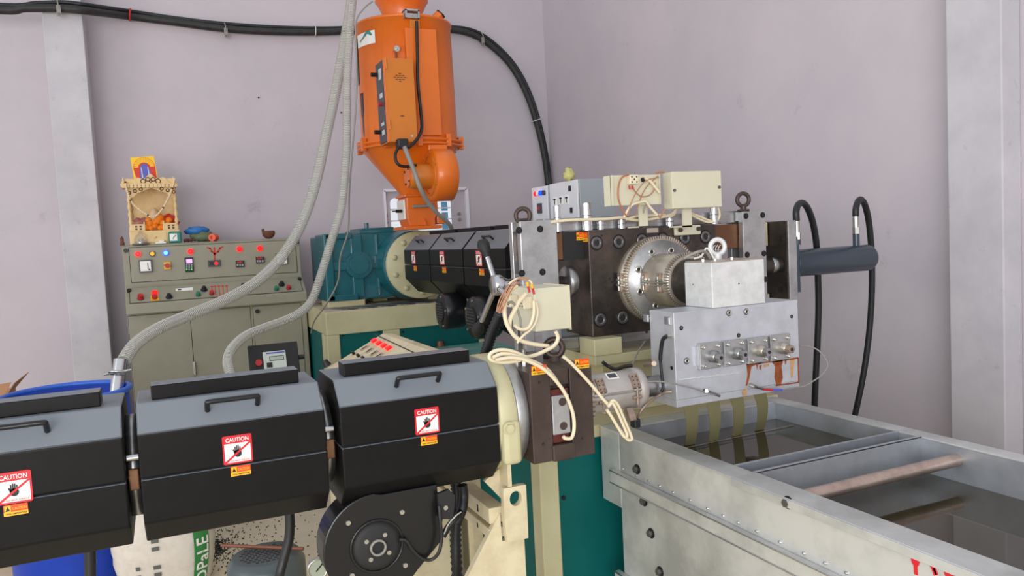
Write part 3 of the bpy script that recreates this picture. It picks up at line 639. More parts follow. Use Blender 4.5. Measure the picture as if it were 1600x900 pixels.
# lower platform below the barrel
lp = thing('barrel_platform', (1.9, 4.8, 0), 'low dusty teal platform below the main extruder barrel', 'machine base')
B(1.5, 2.22, 3.55, 5.44, 0.0, 0.70).build('platform_body', 'teal', lp)
B(1.48, 2.24, 3.53, 5.445, 0.70, 0.715).build('platform_top', 'teal_dusty', lp, bevel=0.003)
T_([P(652, 537, z=0.722), P(690, 536, z=0.722), P(740, 528, z=0.722)], 0.008, n=6).build('loose_pipe', 'teal_dusty', label='thin pale pipe lying on the teal platform', cat='pipe')
p = P(688, 541, z=0.716); C_(p, p + V((0, 0, 0.04)), 0.03, 0.024, n=12).build('rusty_cap', 'copper_rod', label='small rusty cap standing on the teal platform', cat='cap')

GY = 5.84
gb = thing('gearbox', (1.6, 6.1, BZ), 'teal cast gearbox on the cream extruder base', 'gearbox')
GX0 = 1.105; GZ0, GZ1 = 1.083, P(560, 366, y=GY).z
B(GX0, 2.02, GY, 6.45, GZ0, GZ1).build('housing', 'teal_gear', gb, bevel=0.012)
lf = P(521, 365, y=GY - 0.03); rt = P(548, 365, y=GY - 0.03)
B(GX0 - 0.015, GX0 + 0.05, GY - 0.035, GY + 0.3, GZ0 - 0.0, GZ1 + 0.012).build('corner_rib', 'teal_gear', gb, bevel=0.008)
B(GX0, GX0 + 0.20, GY - 0.035, GY + 0.1, GZ1 - 0.03, GZ1 + 0.012).build('flange_rib', 'teal_gear', gb, bevel=0.006)
B(GX0, GX0 + 0.22, GY - 0.035, GY + 0.1, GZ0, GZ0 + 0.045).build('flange_rib', 'teal_gear', gb, bevel=0.006)
cp = P(559.5, 414, y=GY)                                        # bearing cap
for x0, x1 in ((cp.x - 0.05, cp.x + 0.035), (cp.x + 0.14, cp.x + 0.16)): B(x0, x1, GY - 0.022, GY + 0.02, GZ0 + 0.02, GZ1 - 0.005).build('cast_rib', 'teal_gear', gb, bevel=0.006)
B(GX0, cp.x + 0.18, GY - 0.018, GY + 0.02, cp.z - 0.035, cp.z + 0.03).build('cast_rib', 'teal_gear', gb, bevel=0.006)
B(cp.x + 0.12, cp.x + 0.2, GY - 0.03, GY + 0.02, cp.z + 0.0, cp.z + 0.065).build('lug', 'teal_gear', gb, bevel=0.006)
capo = C_(cp + V((0, 0.01, 0)), cp + V((0, -0.04, 0)), 0.105, 0.1, n=40).build('bearing_cap', 'teal_gear', gb, bevel=0.006)
C_(cp + V((0, -0.035, 0)), cp + V((0, -0.048, 0)), 0.07, n=32).build('cap_boss', 'teal_gear', capo, bevel=0.004)
for k in range(6):
    a = k * PI / 3 + 0.3; q = cp + V((0.086 * math.cos(a), -0.04, 0.086 * math.sin(a))); C_(q, q + V((0, -0.008, 0)), 0.009, n=8).build('cap_bolt', 'teal_gear', capo)
l0 = P(558, 361, y=GY + 0.08).x; l1 = P(617, 358, y=GY + 0.08).x
B(l0, l1, GY + 0.04, 6.35, GZ1, GZ1 + 0.03).build('top_cover', 'teal_gear', gb, bevel=0.006)
B(l0 + 0.03, l1 - 0.01, GY + 0.07, 6.3, GZ1 + 0.03, GZ1 + 0.045).build('inspection_lid', 'teal_gear', gb, bevel=0.004)
p = P(572.5, 353, y=GY + 0.12); C_((p.x, p.y, GZ1 + 0.04), (p.x, p.y, GZ1 + 0.085), 0.018, n=6, smooth=False).build('breather', 'teal_gear', gb)
MX, MZ = 1.742, 1.325                                           # axis of the main barrel
bell = MB(); bell.lathe((MX, GY + 0.02, MZ), (0, -1, 0), [(0.275, 0.0), (0.27, 0.06), (0.255, 0.16), (0.255, 0.235), (0.001, 0.235)], n=48)
bell.build('bell_housing', 'teal_gear', gb)
fl = MB(); fl.lathe((MX, 5.60, MZ), (0, -1, 0), [(0.252, 0.0), (0.252, 0.04), (0.246, 0.045), (0.001, 0.045)], n=48)
flo = fl.build('barrel_flange', 'cream', gb)
for k in range(10):
    a = k * PI / 5 + 0.32; q = V((MX + 0.205 * math.cos(a), 5.555, MZ + 0.205 * math.sin(a)))
    MB().lathe(q, (0, -1, 0), [(0.02, 0), (0.02, 0.012), (0.014, 0.02), (0.001, 0.021)], n=12).build('flange_bolt', 'cream', flo)
p0 = P(503, 0, y=5)
B(GX0 - 0.005, GX0 + 0.27, GY - 0.02, GY + 0.25, BZ + 0.006, GZ0).build('foot_block', 'cream', gb, bevel=0.004)
B(1.5, 1.62, GY + 0.25, GY + 0.45, BZ + 0.006, GZ0).build('foot_block', 'cream', gb, bevel=0.004)
B(1.88, 2.0, GY - 0.0, GY + 0.25, BZ + 0.006, GZ0).build('foot_block', 'cream', gb, bevel=0.004)
T_([P(598, 461, z=BZ + 0.02), P(652, 458, z=BZ + 0.02)], 0.02, n=10, k=1).build('white_tube', 'white_plastic', label='white tube lying below the gearbox on the base', cat='tube')

# barrel covers of the main extruder
tubem = MB(); tubem.cyl((MX, 2.77, MZ), (MX, 5.55, MZ), 0.085, n=28)
tubem.build('extruder_barrel', 'steel_dark', label='dark steel main extruder barrel hidden inside the far black covers', cat='barrel')
mo = octo(0.19, 0.198, 0.098, 0.10)
bounds = [(5.32, 4.768), (4.742, 4.168), (4.140, 3.56)]
labs = ['black barrel cover nearest the teal gearbox on the main extruder', 'middle of the three black covers on the main extruder', 'black main extruder cover nearest the silver end frame']
for (ya, yb), lab in zip(bounds, labs):
    t = thing('barrel_cover', (MX, (ya + yb) / 2, MZ - 0.198), lab, 'barrel cover', 'black covers of the main extruder')
    hi = [(-0.19, 0.0025)] + mo[0:4] + [(0.19, 0.0025)]; lo = [(-0.19, -0.0025), (0.19, -0.0025)] + mo[4:8]
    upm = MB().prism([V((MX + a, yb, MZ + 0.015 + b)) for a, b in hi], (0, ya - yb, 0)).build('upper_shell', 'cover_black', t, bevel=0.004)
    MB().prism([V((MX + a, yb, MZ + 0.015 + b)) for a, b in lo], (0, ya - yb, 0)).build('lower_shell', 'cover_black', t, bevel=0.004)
    ym = (ya + yb) / 2
    nrm = V((-0.1, 0, 0.09)).normalized(); mid_ = V((MX - 0.145, ym, MZ + 0.015 + 0.148)); alongs = V((0.09, 0, 0.1)).normalized()
    hp_ = [mid_ + V((0, s * 0.055, 0)) + nrm * h for s, h in ((-1, -0.002), (-1, 0.026), (1, 0.026), (1, -0.002))]
    T_([hp_[0], hp_[1] + V((0, 0.002, 0)), hp_[1] + V((0, 0.012, 0)), (hp_[1] + hp_[2]) / 2, hp_[2] + V((0, -0.012, 0)), hp_[2], hp_[3]], 0.006, n=8).build('handle', 'black_gloss', t)
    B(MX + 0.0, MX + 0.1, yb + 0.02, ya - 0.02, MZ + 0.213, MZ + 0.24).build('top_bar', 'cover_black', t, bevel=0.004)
    sticker(V((MX - 0.1905, ym + 0.05, MZ + 0.065)), (0, -1, 0), (0, 0, 1), 0.085, 0.085, t)
    hot_label(V((MX - 0.1905, ym + 0.02, MZ - 0.008)), (0, -1, 0), (0, 0, 1), 0.07, 0.034, t)
# cooling blowers hanging below
for (u, v, y, R, lab) in ((690, 487, 4.45, 0.112, 'black round cooling blower under the far middle barrel cover'), (739, 497, 3.85, 0.115, 'black round cooling blower under the barrel cover by the end frame')):
    p = P(u, v, y=y); t = thing('cooling_blower', p + V((0, 0, -R)), lab, 'blower', 'blowers under the main barrel')
    MB().lathe(p, (1, 0, 0), [(0.001, -0.004), (R * 0.92, -0.004), (R, 0.01), (R, 0.12), (R * 0.92, 0.135), (0.001, 0.135)], n=36).build('scroll_housing', 'black_gloss', t)
    B(p.x + 0.01, p.x + 0.12, p.y - 0.06, p.y + 0.1, p.z + R * 0.5, MZ - 0.17).build('outlet', 'black_gloss', t, bevel=0.004)
    C_(p + V((-0.004, 0, 0)), p + V((-0.012, 0, 0)), R * 0.55, n=28).build('intake_rim', 'black_matte', t)
    for k in range(7):
        zz = -R * 0.42 + k * R * 0.14; hw_ = math.sqrt(max(0.0002, (R * 0.5) ** 2 - zz * zz))
        T_([p + V((-0.014, -hw_, zz)), p + V((-0.014, hw_, zz))], 0.003, n=5, k=1).build('grille_bar', 'panel_grey', t)
    for k in range(5):
        a = k * 2 * PI / 5 + 0.5; q = p + V((-0.004, R * 0.82 * math.cos(a), R * 0.82 * math.sin(a))); C_(q, q + V((-0.006, 0, 0)), 0.007, n=8).build('screw', 'bolt_zinc', t)
T_([P(735, 485, y=4.2), P(770, 502, y=4.0), P(800, 520, y=3.8)], 0.016, n=8).build('flexible_conduit', 'rubber', label='black conduit running right from the far cooling blower', cat='conduit')

# ------------------------------------------------------------------ hopper dryer
HX, HY = 1.70, 5.5
hd = thing('hopper_dryer', (HX, HY, 1.55), 'tall orange hopper dryer standing over the main extruder inlet', 'hopper dryer')
zr0, zr1 = 2.13, 2.205; zt_ = P(625, 24, y=HY - 0.34).z
bodyh = MB().lathe((HX, HY, 0), (0, 0, 1), [(0.345, zr1), (0.343, zr1 + 0.3), (0.337, zt_), (0.345, zt_ + 0.002), (0.345, zt_ + 0.018), (0.337, zt_ + 0.022), (0.13, zt_ + 0.06)], n=64).build('drum', 'orange', hd)
MB().lathe((HX, HY, 0), (0, 0, 1), [(0.13, zt_ + 0.055), (0.125, zt_ + 0.07), (0.175, zt_ + 0.175), (0.19, zt_ + 0.19), (0.19, zt_ + 0.205), (0.175, zt_ + 0.21), (0.175, zt_ + 0.36), (0.001, zt_ + 0.37)], n=40).build('loader_neck', 'orange', hd)
MB().lathe((HX, HY, 0), (0, 0, 1), [(0.34, zr0 + 0.028), (0.378, zr0 + 0.028), (0.378, zr0 + 0.04), (0.35, zr0 + 0.045), (0.35, zr0 + 0.052), (0.378, zr0 + 0.056), (0.378, zr1 - 0.004), (0.343, zr1)], n=64).build('clamp_ring', 'orange', hd)
th = V((1.728, 5.5, 0))
cone = MB(); n_ = 64; pv = []
for (c_, r_, z_) in (((HX, HY), 0.345, zr0 + 0.03), ((1.725, 5.5), 0.128, 1.855), ((1.728, 5.5), 0.122, 1.83)):
    for i in range(n_): a = 2 * PI * i / n_; pv.append((c_[0] + r_ * math.cos(a), c_[1] + r_ * math.sin(a), z_))
cone.add(pv, [(j * n_ + i, (j + 1) * n_ + i, (j + 1) * n_ + (i + 1) % n_, j * n_ + (i + 1) % n_) for j in range(2) for i in range(n_)], True); cone.build('cone', 'orange', hd)
for k in range(10):
    a = k * 2 * PI / 10 + 0.2; q = V((HX + 0.366 * math.cos(a), HY + 0.366 * math.sin(a), zr0 + 0.012)); B(q.x - 0.018, q.x + 0.018, q.y - 0.018, q.y + 0.018, q.z, q.z + 0.09).build('clamp_lug', 'orange', hd, bevel=0.004)
# throat
B(th.x - 0.125, th.x + 0.125, th.y - 0.125, th.y + 0.125, 1.815, 1.835).build('throat_flange', 'orange', hd, bevel=0.003)
MB().prism([V((th.x + x_, th.y - 0.115, z_)) for x_, z_ in ((-0.098, 1.607), (-0.112, 1.66), (-0.112, 1.815), (0.108, 1.815), (0.116, 1.79), (0.118, 1.70), (0.092, 1.66), (0.09, 1.607))], (0, 0.23, 0)).build('magnet_housing', 'orange', hd, bevel=0.004)
B(th.x - 0.15, th.x + 0.13, th.y - 0.15, th.y + 0.15, 1.583, 1.607).build('base_flange', 'orange', hd, bevel=0.003)
for dx in (-0.0, ):
    MB().prism([V((th.x + 0.0 + dx, th.y - 0.15, 1.607)), V((th.x + dx, th.y - 0.15, 1.63)), V((th.x + dx, th.y - 0.12, 1.66)), V((th.x + dx, th.y - 0.12, 1.607))], (0.012, 0, 0)).build('gusset', 'orange', hd)
    MB().prism([V((th.x - 0.01, th.y - 0.15, 1.835)), V((th.x - 0.01, th.y - 0.13, 1.87)), V((th.x - 0.01, th.y - 0.11, 1.835))], (0.03, 0, 0)).build('gusset', 'orange', hd)
pw = P(624, 338, y=5.42); pw.x = th.x - 0.112
pl_ = B(pw.x - 0.014, pw.x, 5.42, 5.6, 1.655, 1.80).build('slide_plate', 'white_plastic', hd, bevel=0.01)
C_((pw.x - 0.012, 5.47, 1.72), (pw.x - 0.06, 5.47, 1.72), 0.012, n=10).build('slide_knob', 'bolt_dark', pl_)
C_((pw.x - 0.06, 5.47, 1.72), (pw.x - 0.09, 5.47, 1.72), 0.005, n=8).build('knob_stem', 'bolt_grey', pl_)
e = P(686, 343, y=5.46); B(e.x - 0.03, e.x + 0.035, 5.42, 5.5, e.z - 0.035, e.z + 0.035).build('sampling_box', 'orange', hd, bevel=0.01)
# heater duct on the drum and its blower
dx0, dx1 = P(634, 60, y=5.13).x, P(678, 60, y=5.13).x
zd0, zd1 = zr1 + 0.01, P(650, 44, y=5.13).z
B(dx0, dx1 + 0.02, 5.13, 5.4, zd0, zd1).build('heater_duct', 'orange', hd, bevel=0.004)
B(dx0 + 0.04, dx0 + 0.11, 5.14, 5.3, zd1, zd1 + 0.06).build('duct_cap', 'orange_box', hd, bevel=0.004)
bx0, bx1 = P(604, 150, y=5.0).x, P(649, 150, y=5.0).x; bz0, bz1 = P(628, 222, y=5.0).z, P(628, 91, y=5.0).z
cbx = B(bx0, bx1, 5.0, 5.21, bz0, bz1).build('control_box', 'orange_box', hd, bevel=0.004)
B(bx0 - 0.006, bx0 + 0.002, 4.998, 5.03, bz0, bz1).build('box_door_edge', 'orange', cbx)
bp = B(bx0 - 0.008, bx0, 5.035, 5.2, bz0 + 0.01, bz1 - 0.01).build('box_panel', 'panel_grey', cbx)
for (dz, h) in ((0.42, 0.07), (0.3, 0.03), (0.12, 0.02), (0.06, 0.03)): B(bx0 - 0.01, bx0 - 0.007, 5.07, 5.13, bz0 + dz, bz0 + dz + h).build('panel_print', 'white_box', cbx)
C_((bx0 - 0.008, 5.1, bz0 + 0.26), (bx0 - 0.03, 5.1, bz0 + 0.26), 0.014, n=10).build('button', 'button_red', cbx)
for dz in (0.09, 0.47): C_((bx0 - 0.008, 5.19, bz0 + dz), (bx0 - 0.045, 5.19, bz0 + dz), 0.014, n=10).build('side_knob', 'bolt_dark', cbx)
vx = (bx0 + bx1) / 2; vz = bz1 - 0.125
for r, n2 in ((-2, 1), (-1, 3), (0, 4), (1, 3), (2, 1)):
    for c in range(n2):
        x = vx + (c - (n2 - 1) / 2) * 0.022; B(x - 0.008, x + 0.008, 4.998, 5.002, vz + r * 0.013 - 0.002, vz + r * 0.013 + 0.002).build('vent_slot', 'bolt_dark', cbx)
for c in (-1, 0, 1): C_((vx + c * 0.012, 5.001, bz0 + 0.17), (vx + c * 0.012, 4.998, bz0 + 0.17), 0.0035 if c else 0.006, n=8).build('vent_hole', 'bolt_dark', cbx)
C_((bx1 - 0.04, 5.001, bz0 + 0.04), (bx1 - 0.04, 4.996, bz0 + 0.04), 0.008, n=10).build('screw', 'bolt_zinc', cbx)
for dz in (0.08, 0.47): C_((bx0 + 0.008, 4.995, bz0 + dz), (bx0 + 0.008, 4.995, bz0 + dz + 0.06), 0.006, n=8).build('hinge', 'orange_box', cbx)
g = P(619, 77, y=5.15); C_(g, g + NY * 0.02, 0.02, n=16).build('thermometer_dial', 'bolt_zinc', hd); C_(g + V((0, 0.01, -0.02)), g + V((0, 0.01, -0.06)), 0.008, n=8).build('thermometer_stem', 'copper_rod', hd)
C_((g.x, 5.12, g.z), (g.x, 5.3, g.z), 0.008, n=8).build('thermometer_well', 'bolt_zinc', hd)
# lid latch
a = P(631, 16, y=5.15); b = P(654, 30, y=5.15); lt = MB(); lt.box(a.x, a.x + 0.012, 5.12, 5.2, b.z, a.z).box(b.x - 0.012, b.x, 5.12, 5.2, b.z, a.z).box(a.x, b.x, 5.12, 5.2, a.z - 0.008, a.z + 0.004).box(a.x, b.x, 5.13, 5.14, b.z, b.z + 0.03)
lt.build('lid_latch', 'steel_plate', hd)
e = P(682, 18, y=5.35); C_((e.x - 0.05, 5.35, zt_ + 0.02), (e.x + 0.02, 5.33, zt_ + 0.075), 0.03, 0.035, n=16).build('air_outlet', 'orange', hd); C_((e.x + 0.02, 5.33, zt_ + 0.075), (e.x + 0.026, 5.328, zt_ + 0.082), 0.037, n=16).build('outlet_ring', 'rubber', hd)
# curved label and sight slots on the drum
def arcpatch(a0, a1, z0, z1, r, m, name, par, n=8, slant=0.0):
    mb = MB(); pv = []
    for i in range(n + 1):
        a = a0 + (a1 - a0) * i / n
        for z_ in (z0, z1): pv.append((HX + r * math.cos(a), HY + r * math.sin(a), z_ + slant * (i / n - 0.5)))
    mb.add(pv, [(2 * i, 2 * i + 2, 2 * i + 3, 2 * i + 1) for i in range(n)], True); return mb.build(name, m, par)
def ang(u, v):   # angle around the hopper axis of the drum point seen at (u, v)
    r = FW + (u - 800) / FPX * RT - (v - 450) / FPX * UP
    ox, oy = -HX, -HY; A = r.x * r.x + r.y * r.y; Bq = 2 * (ox * r.x + oy * r.y); Cq = ox * ox + oy * oy - 0.341 ** 2
    D = max(0, Bq * Bq - 4 * A * Cq); t = (-Bq - math.sqrt(D)) / (2 * A); p = CAM + r * t
    return math.atan2(p.y - HY, p.x - HX), p.z
a0, z1_ = ang(559, 54); a1, _ = ang(586, 50); _, z0_ = ang(572, 72)
if a0 > 0: a0 -= 2 * PI
if a1 > 0: a1 -= 2 * PI
lg = arcpatch(a0, a1, z0_ + 0.005, z1_ - 0.01, 0.3445, 'sticker_white', 'maker_label', hd)
am_ = a0 + (a1 - a0) * 0.62; zc_ = (z0_ + z1_) / 2 + 0.012
sw_ = MB(); pv = []
for i in range(9):
    t = i / 8; a = a0 + (a1 - a0) * (0.38 + 0.5 * t); zz = zc_ + 0.028 * math.sin(t * PI) - 0.012 + 0.012 * t; h_ = 0.004 + 0.01 * t
    for s_ in (-1, 1): pv.append((HX + 0.3455 * math.cos(a), HY + 0.3455 * math.sin(a), zz + s_ * h_ * (1 if i < 8 else 0.1)))
sw_.add(pv, [(2 * i, 2 * i + 2, 2 * i + 3, 2 * i + 1) for i in range(8)], True); sw_.build('logo_swoosh', 'logo_teal', lg)
for j in range(6):
    a = a0 + (a1 - a0) * (0.2 + 0.07 * j); arcpatch(a, a + (a1 - a0) * 0.045, zc_ - 0.03 + 0.006 * j, zc_ - 0.016 + 0.006 * j, 0.3456, 'panel_grey', 'logo_letter', lg, n=1)
for (u, v0, v1) in ((556.5, 62, 132), (565, 146, 217)):
    a, z1_ = ang(u, v0); _, z0_ = ang(u + 6, v1)
    a = a if a < 0 else a - 2 * PI
    arcpatch(a - 0.08, a + 0.10, z0_, z1_, 0.3435, 'rubber', 'sight_window', hd, n=4); arcpatch(a - 0.03, a + 0.06, z0_ + 0.015, z1_ - 0.015, 0.3445, 'panel_grey', 'sight_glass', hd, n=3)
# scroll blower in front of the cone
vc = V((P(680, 274, y=5.12).x, 5.12, P(680, 274, y=5.12).z)); R_ = 0.178
MB().lathe((vc.x + 0.03, vc.y, vc.z), (1, 0, 0), [(0.001, -0.07), (R_ - 0.014, -0.07), (R_, -0.058), (R_, 0.075), (R_ - 0.014, 0.085), (0.001, 0.085)], n=48).build('blower_scroll', 'orange', hd)
B(vc.x - 0.035, vc.x + 0.1, vc.y - 0.0, vc.y + R_, vc.z + 0.02, zr0 + 0.02).build('blower_outlet', 'orange', hd, bevel=0.006)
MB().torus((vc.x - 0.042, vc.y, vc.z), (1, 0, 0), R_ * 0.75, 0.006, n=32, m=6).build('scroll_rim', 'orange_box', hd)
mo_ = MB().lathe((vc.x - 0.04, vc.y, vc.z - 0.005), (-1, 0, 0), [(0.085, 0.0), (0.085, 0.12), (0.08, 0.13), (0.078, 0.15), (0.001, 0.15)], n=28).build('blower_motor', 'orange_box', hd)
C_((vc.x - 0.189, vc.y, vc.z - 0.005), (vc.x - 0.2, vc.y, vc.z - 0.005), 0.07, n=24).build('motor_end_cap', 'orange', mo_)
for k in range(4):
    a = k * PI / 2 + 0.6; q = V((vc.x - 0.2, vc.y + 0.06 * math.cos(a), vc.z - 0.005 + 0.06 * math.sin(a))); C_(q, q + V((-0.005, 0, 0)), 0.008, n=8).build('cap_screw', 'bolt_dark', mo_)
for k in range(7):
    a = k * 2 * PI / 7; q = V((vc.x - 0.04, vc.y + R_ * 0.88 * math.cos(a), vc.z + R_ * 0.88 * math.sin(a))); C_(q, q + V((-0.006, 0, 0)), 0.009, n=8).build('scroll_bolt', 'orange_box', hd)
# cables on the hopper
T_([P(651, 33, y=5.11), P(652, 80, y=5.10), P(653, 130, y=5.10), P(657, 170, y=5.09), P(659, 200, y=5.06), P(653, 215, y=5.0), P(644, 226, y=4.98), P(638, 231, y=4.97)], 0.011, n=8).build('heater_cable', 'rubber', label='black cable running down the front of the orange hopper', cat='cable')
T_([P(624, 228, y=4.96), P(618, 240, y=4.94), P(619, 252, y=4.93), P(626, 259, y=4.93), P(638, 260, y=4.95), P(650, 258, y=5.0)], 0.010, n=8).build('motor_cable', 'rubber', label='short looped black cable from hopper box to blower motor', cat='cable')
q = P(629, 224, y=4.97); B(q.x - 0.035, q.x + 0.035, 4.95, 5.02, q.z - 0.035, q.z + 0.03).build('cable_gland_block', 'rubber', hd, bevel=0.008)
T_([P(632, 230, y=4.94), P(640, 250, y=4.90), P(648, 270, y=4.9), P(657, 295, y=4.9), P(668, 315, y=4.95), P(682, 332, y=5.0), P(695, 343, y=5.05), P(703, 352, y=5.1), P(709, 366, y=5.2)], 0.015, n=8).build('grey_conduit', 'wire_grey', label='grey flexible conduit hanging down past the hopper blower', cat='conduit')
T_([P(645, 322.5, y=5.32), P(678, 321, y=5.32)], 0.012, n=8, k=1).build('slide_rod', 'wire_grey', hd)
# ------------------------------------------------------------------ screen changer of the main extruder
SY = 2.55
scg = thing('screen_changer', (1.75, 2.65, 1.04), 'large dark steel screen changer block with silver end frames', 'screen changer')
blk = B(1.458, 2.05, SY, 2.76, 1.105, 1.506).build('block', 'steel_dark', scg, bevel=0.003)
def socket(p, nrm, r, parent, m='bolt_grey', proud=0.0):
    p, nrm = V(p), V(nrm).normalized()
    o = MB().lathe(p, nrm, [(r * 1.15, -0.004), (r * 1.15, 0.0006), (r, 0.0006), (r, -0.003)], n=24).build('bolt_recess', 'bolt_dark', parent)
    MB().lathe(p, nrm, [(r * 0.95, -0.003), (r * 0.95, 0.002 + proud), (r * 0.88, 0.004 + proud), (r * 0.5, 0.004 + proud), (r * 0.46, 0.0015 + proud), (r * 0.45, -0.002 + proud)], n=24).build('bolt_head', m, parent)
    C_(p, p + nrm * (0.0015 + proud), r * 0.5, n=6, smooth=False).build('hex_socket', 'black_matte', parent)
for x in (1.492, 1.590, 1.694, 1.790, 1.896, 1.996): socket((x, SY, 1.4575), NY, 0.0245, blk)
for x in (1.494, 1.593): socket((x, SY, 1.167), NY, 0.0255, blk)
for (u, v) in ((940, 368), (953, 435), (957, 441), (950, 478)):
    q = P(u, v, y=SY); C_(q + V((0, 0.002, 0)), q + V((0, -0.001, 0)), 0.0045, n=10).build('drilled_hole', 'black_matte', blk)
B(P(1010, 357, y=SY).x, P(1028, 357, y=SY).x, SY - 0.003, SY + 0.01, 1.485, 1.503).build('nameplate', 'heater_band', blk)
B(1.20, 2.21, 2.592, 2.63, 1.402, 1.503).build('slide_plate', 'bronze', scg, bevel=0.002)
B(1.37, 1.46, 2.589, 2.634, 1.399, 1.5045).build('slide_dark_band', 'black_matte', scg)  # black band around the slide next to the block
for (xa, xb, bl) in ((1.183, 1.332, ((811, 360), (844, 358), (815.5, 427), (847.7, 425))), (2.196, 2.318, ((1165.5, 337.5), (1191.5, 336), (1167.5, 398), (1193.5, 396), (1196, 436.5)))):
    f = B(xa, xb, 2.56, 2.588, 1.06, 1.552).build('end_frame_front', 'steel_plate', scg, bevel=0.003)
    B(xa, xb, 2.634, 2.662, 1.06, 1.552).build('end_frame_rear', 'steel_plate', scg, bevel=0.003)
    B(xa + 0.004, xb - 0.004, 2.588, 2.634, 1.515, 1.55).build('frame_spacer', 'steel', scg)
    B(xa + 0.004, xb - 0.004, 2.588, 2.634, 1.15, 1.36).build('frame_spacer', 'steel', scg)
    for (u, v) in bl:
        q = P(u, v, y=2.56); C_(q + V((0, 0.002, 0)), q + V((0, -0.0015, 0)), 0.0125, n=16).build('bolt_hole', 'bolt_dark', f); C_(q + NY * 0.001, q + NY * 0.003, 0.007, n=6, smooth=False).build('bolt', 'black_matte', f)
B(1.30, 2.21, 2.60, 2.668, 1.507, 1.557).build('tie_bar', 'steel', scg, bevel=0.003)
B(1.30, 2.21, 2.60, 2.668, 1.06, 1.104).build('tie_bar', 'steel', scg, bevel=0.003)
def eyebolt(c, R, r, nrm, m, par, zfoot):
    o = MB().torus(c, nrm, R, r, n=28, m=10).build('eye_bolt', m, par); MB().cyl((c[0], c[1], zfoot), (c[0], c[1], c[2] - R), r * 1.5, n=12).build('eye_shank', m, o)
    return o
for (u, v) in ((817, 337), (1161, 312)):
    q = P(u, v, y=2.574); eyebolt((q.x, q.y, q.z), 0.026, 0.0085, (0.25, 1, 0), 'brown_steel', scg, 1.552)
    B(q.x - 0.024, q.x + 0.024, 2.562, 2.586, 1.552, 1.562).build('eye_base', 'brown_steel', scg, bevel=0.003)
# clamp ram left of the block and the coupling on the right
q = P(890, 438, y=2.60)
MB().lathe((1.38, 2.61, 1.318), (1, 0, 0), [(0.001, 0.0), (0.052, 0.0), (0.058, 0.006), (0.058, 0.032), (0.052, 0.036), (0.001, 0.036)], n=32).build('clamp_disc', 'steel', scg)
C_((1.32, 2.61, 1.318), (1.382, 2.61, 1.318), 0.021, n=18).build('ram_rod', 'brown_steel', scg)
th_ = MB()
for k in range(9): th_.torus((1.322 + 0.006 * k, 2.61, 1.318), (1, 0, 0), 0.0205, 0.0022, n=20, m=5)
th_.build('ram_thread', 'bolt_dark', scg)
C_((2.318, 2.61, 1.318), (2.424, 2.61, 1.318), 0.035, n=20).build('coupling', 'steel_dark', scg); MB().ball((2.39, 2.60, 1.318), 0.03, 0.03, 0.034).build('coupling_nut', 'steel', scg)
ep = B(2.432, 2.478, 2.552, 2.86, 1.06, 1.506).build('cylinder_plate', 'steel_plate', scg, bevel=0.003)
B(2.424, 2.432, 2.556, 2.86, 1.06, 1.504).build('dark_face', 'steel_dark', scg)
for (yy, zz) in ((2.6, 1.43), (2.6, 1.21)): C_((2.425, yy, zz), (2.421, yy, zz), 0.012, n=12).build('plate_hole', 'black_matte', ep)
B(2.33, 2.42, 2.66, 2.75, 1.40, 1.503).build('guide_block', 'cream_worn', scg, bevel=0.004); B(2.33, 2.42, 2.66, 2.75, 1.10, 1.19).build('guide_block', 'cream_worn', scg, bevel=0.004)
# lever wheel on the left end
hb = P(781, 446, y=2.58); hbx = hb.x
lv = thing('lever_wheel', (hbx, 2.6, hb.z), 'steel star lever with black ball knobs left of the screen changer', 'lever')
MB().lathe((hbx - 0.02, 2.6, hb.z), (1, 0, 0), [(0.001, 0), (0.034, 0.0), (0.038, 0.004), (0.038, 0.03), (0.03, 0.04), (0.02, 0.06), (0.02, 0.11), (0.001, 0.11)], n=24).build('hub', 'steel_bright', lv)
for (u, v) in ((757, 388), (748, 512)):
    e = P(u, v, x=hbx - 0.02); c_ = V((hbx - 0.005, 2.6, hb.z)); d = (e - c_).normalized()
    C_(c_ + d * 0.03, e, 0.010, 0.009, n=12).build('arm', 'steel_bright', lv)
    MB().lathe(e - d * 0.035, d, [(0.011, 0), (0.013, 0.012), (0.022, 0.03), (0.024, 0.05), (0.018, 0.066), (0.001, 0.072)], n=18).build('knob', 'black_matte', lv)
e = P(836, 470, x=hbx - 0.01); C_((hbx - 0.005, 2.6, hb.z), (hbx - 0.005, 2.45, hb.z - 0.06), 0.010, n=12).build('arm', 'steel_bright', lv)
# cartridge heaters and pins standing on top of the block
def pin(u, v0, v1, r, lab, y=2.575, m='steel_bright', hexn=False):
    a = P(u, v0, y=y); b = P(u, v1, y=y); z0 = 1.507
    t = thing('heater_pin', (a.x, y, z0), lab, 'heater pin', 'pins on the screen changer')
    C_((a.x, y, z0), (a.x, y, a.z), r, n=18).build('barrel', m, t)
    C_((a.x, y - 0.0, a.z), (a.x, y, a.z + 0.003), r * 0.8, n=18).build('tip', 'steel', t)
    MB().torus((a.x, y, z0 + (a.z - z0) * 0.55), (0, 0, 1), r, 0.0012, n=18, m=5).build('groove', 'bolt_grey', t)
    return t
pin(870, 322, 347, 0.013, 'short bright steel pin beside the left end frame'); pin(916, 318, 357, 0.019, 'tallest bright steel pin at the block corner')
pin(938, 346, 358, 0.013, 'stubby steel cap right of the tallest pin'); pin(971, 344, 357, 0.013, 'stubby steel cap below the open terminal box')
pin(1005, 331, 352, 0.007, 'thin bright nipple between the two terminal boxes', m='bolt_zinc'); pin(1046, 341, 352, 0.014, 'broad steel cap left of the bracket stem'); pin(1115, 324, 345, 0.016, 'bright steel pin below the closed terminal box')
hot_label(V((1.4575, 2.575, 1.482)) + V((-0.0, 0, 0)), (0, -1, 0), (0, 0, 1), 0.045, 0.035, blk)
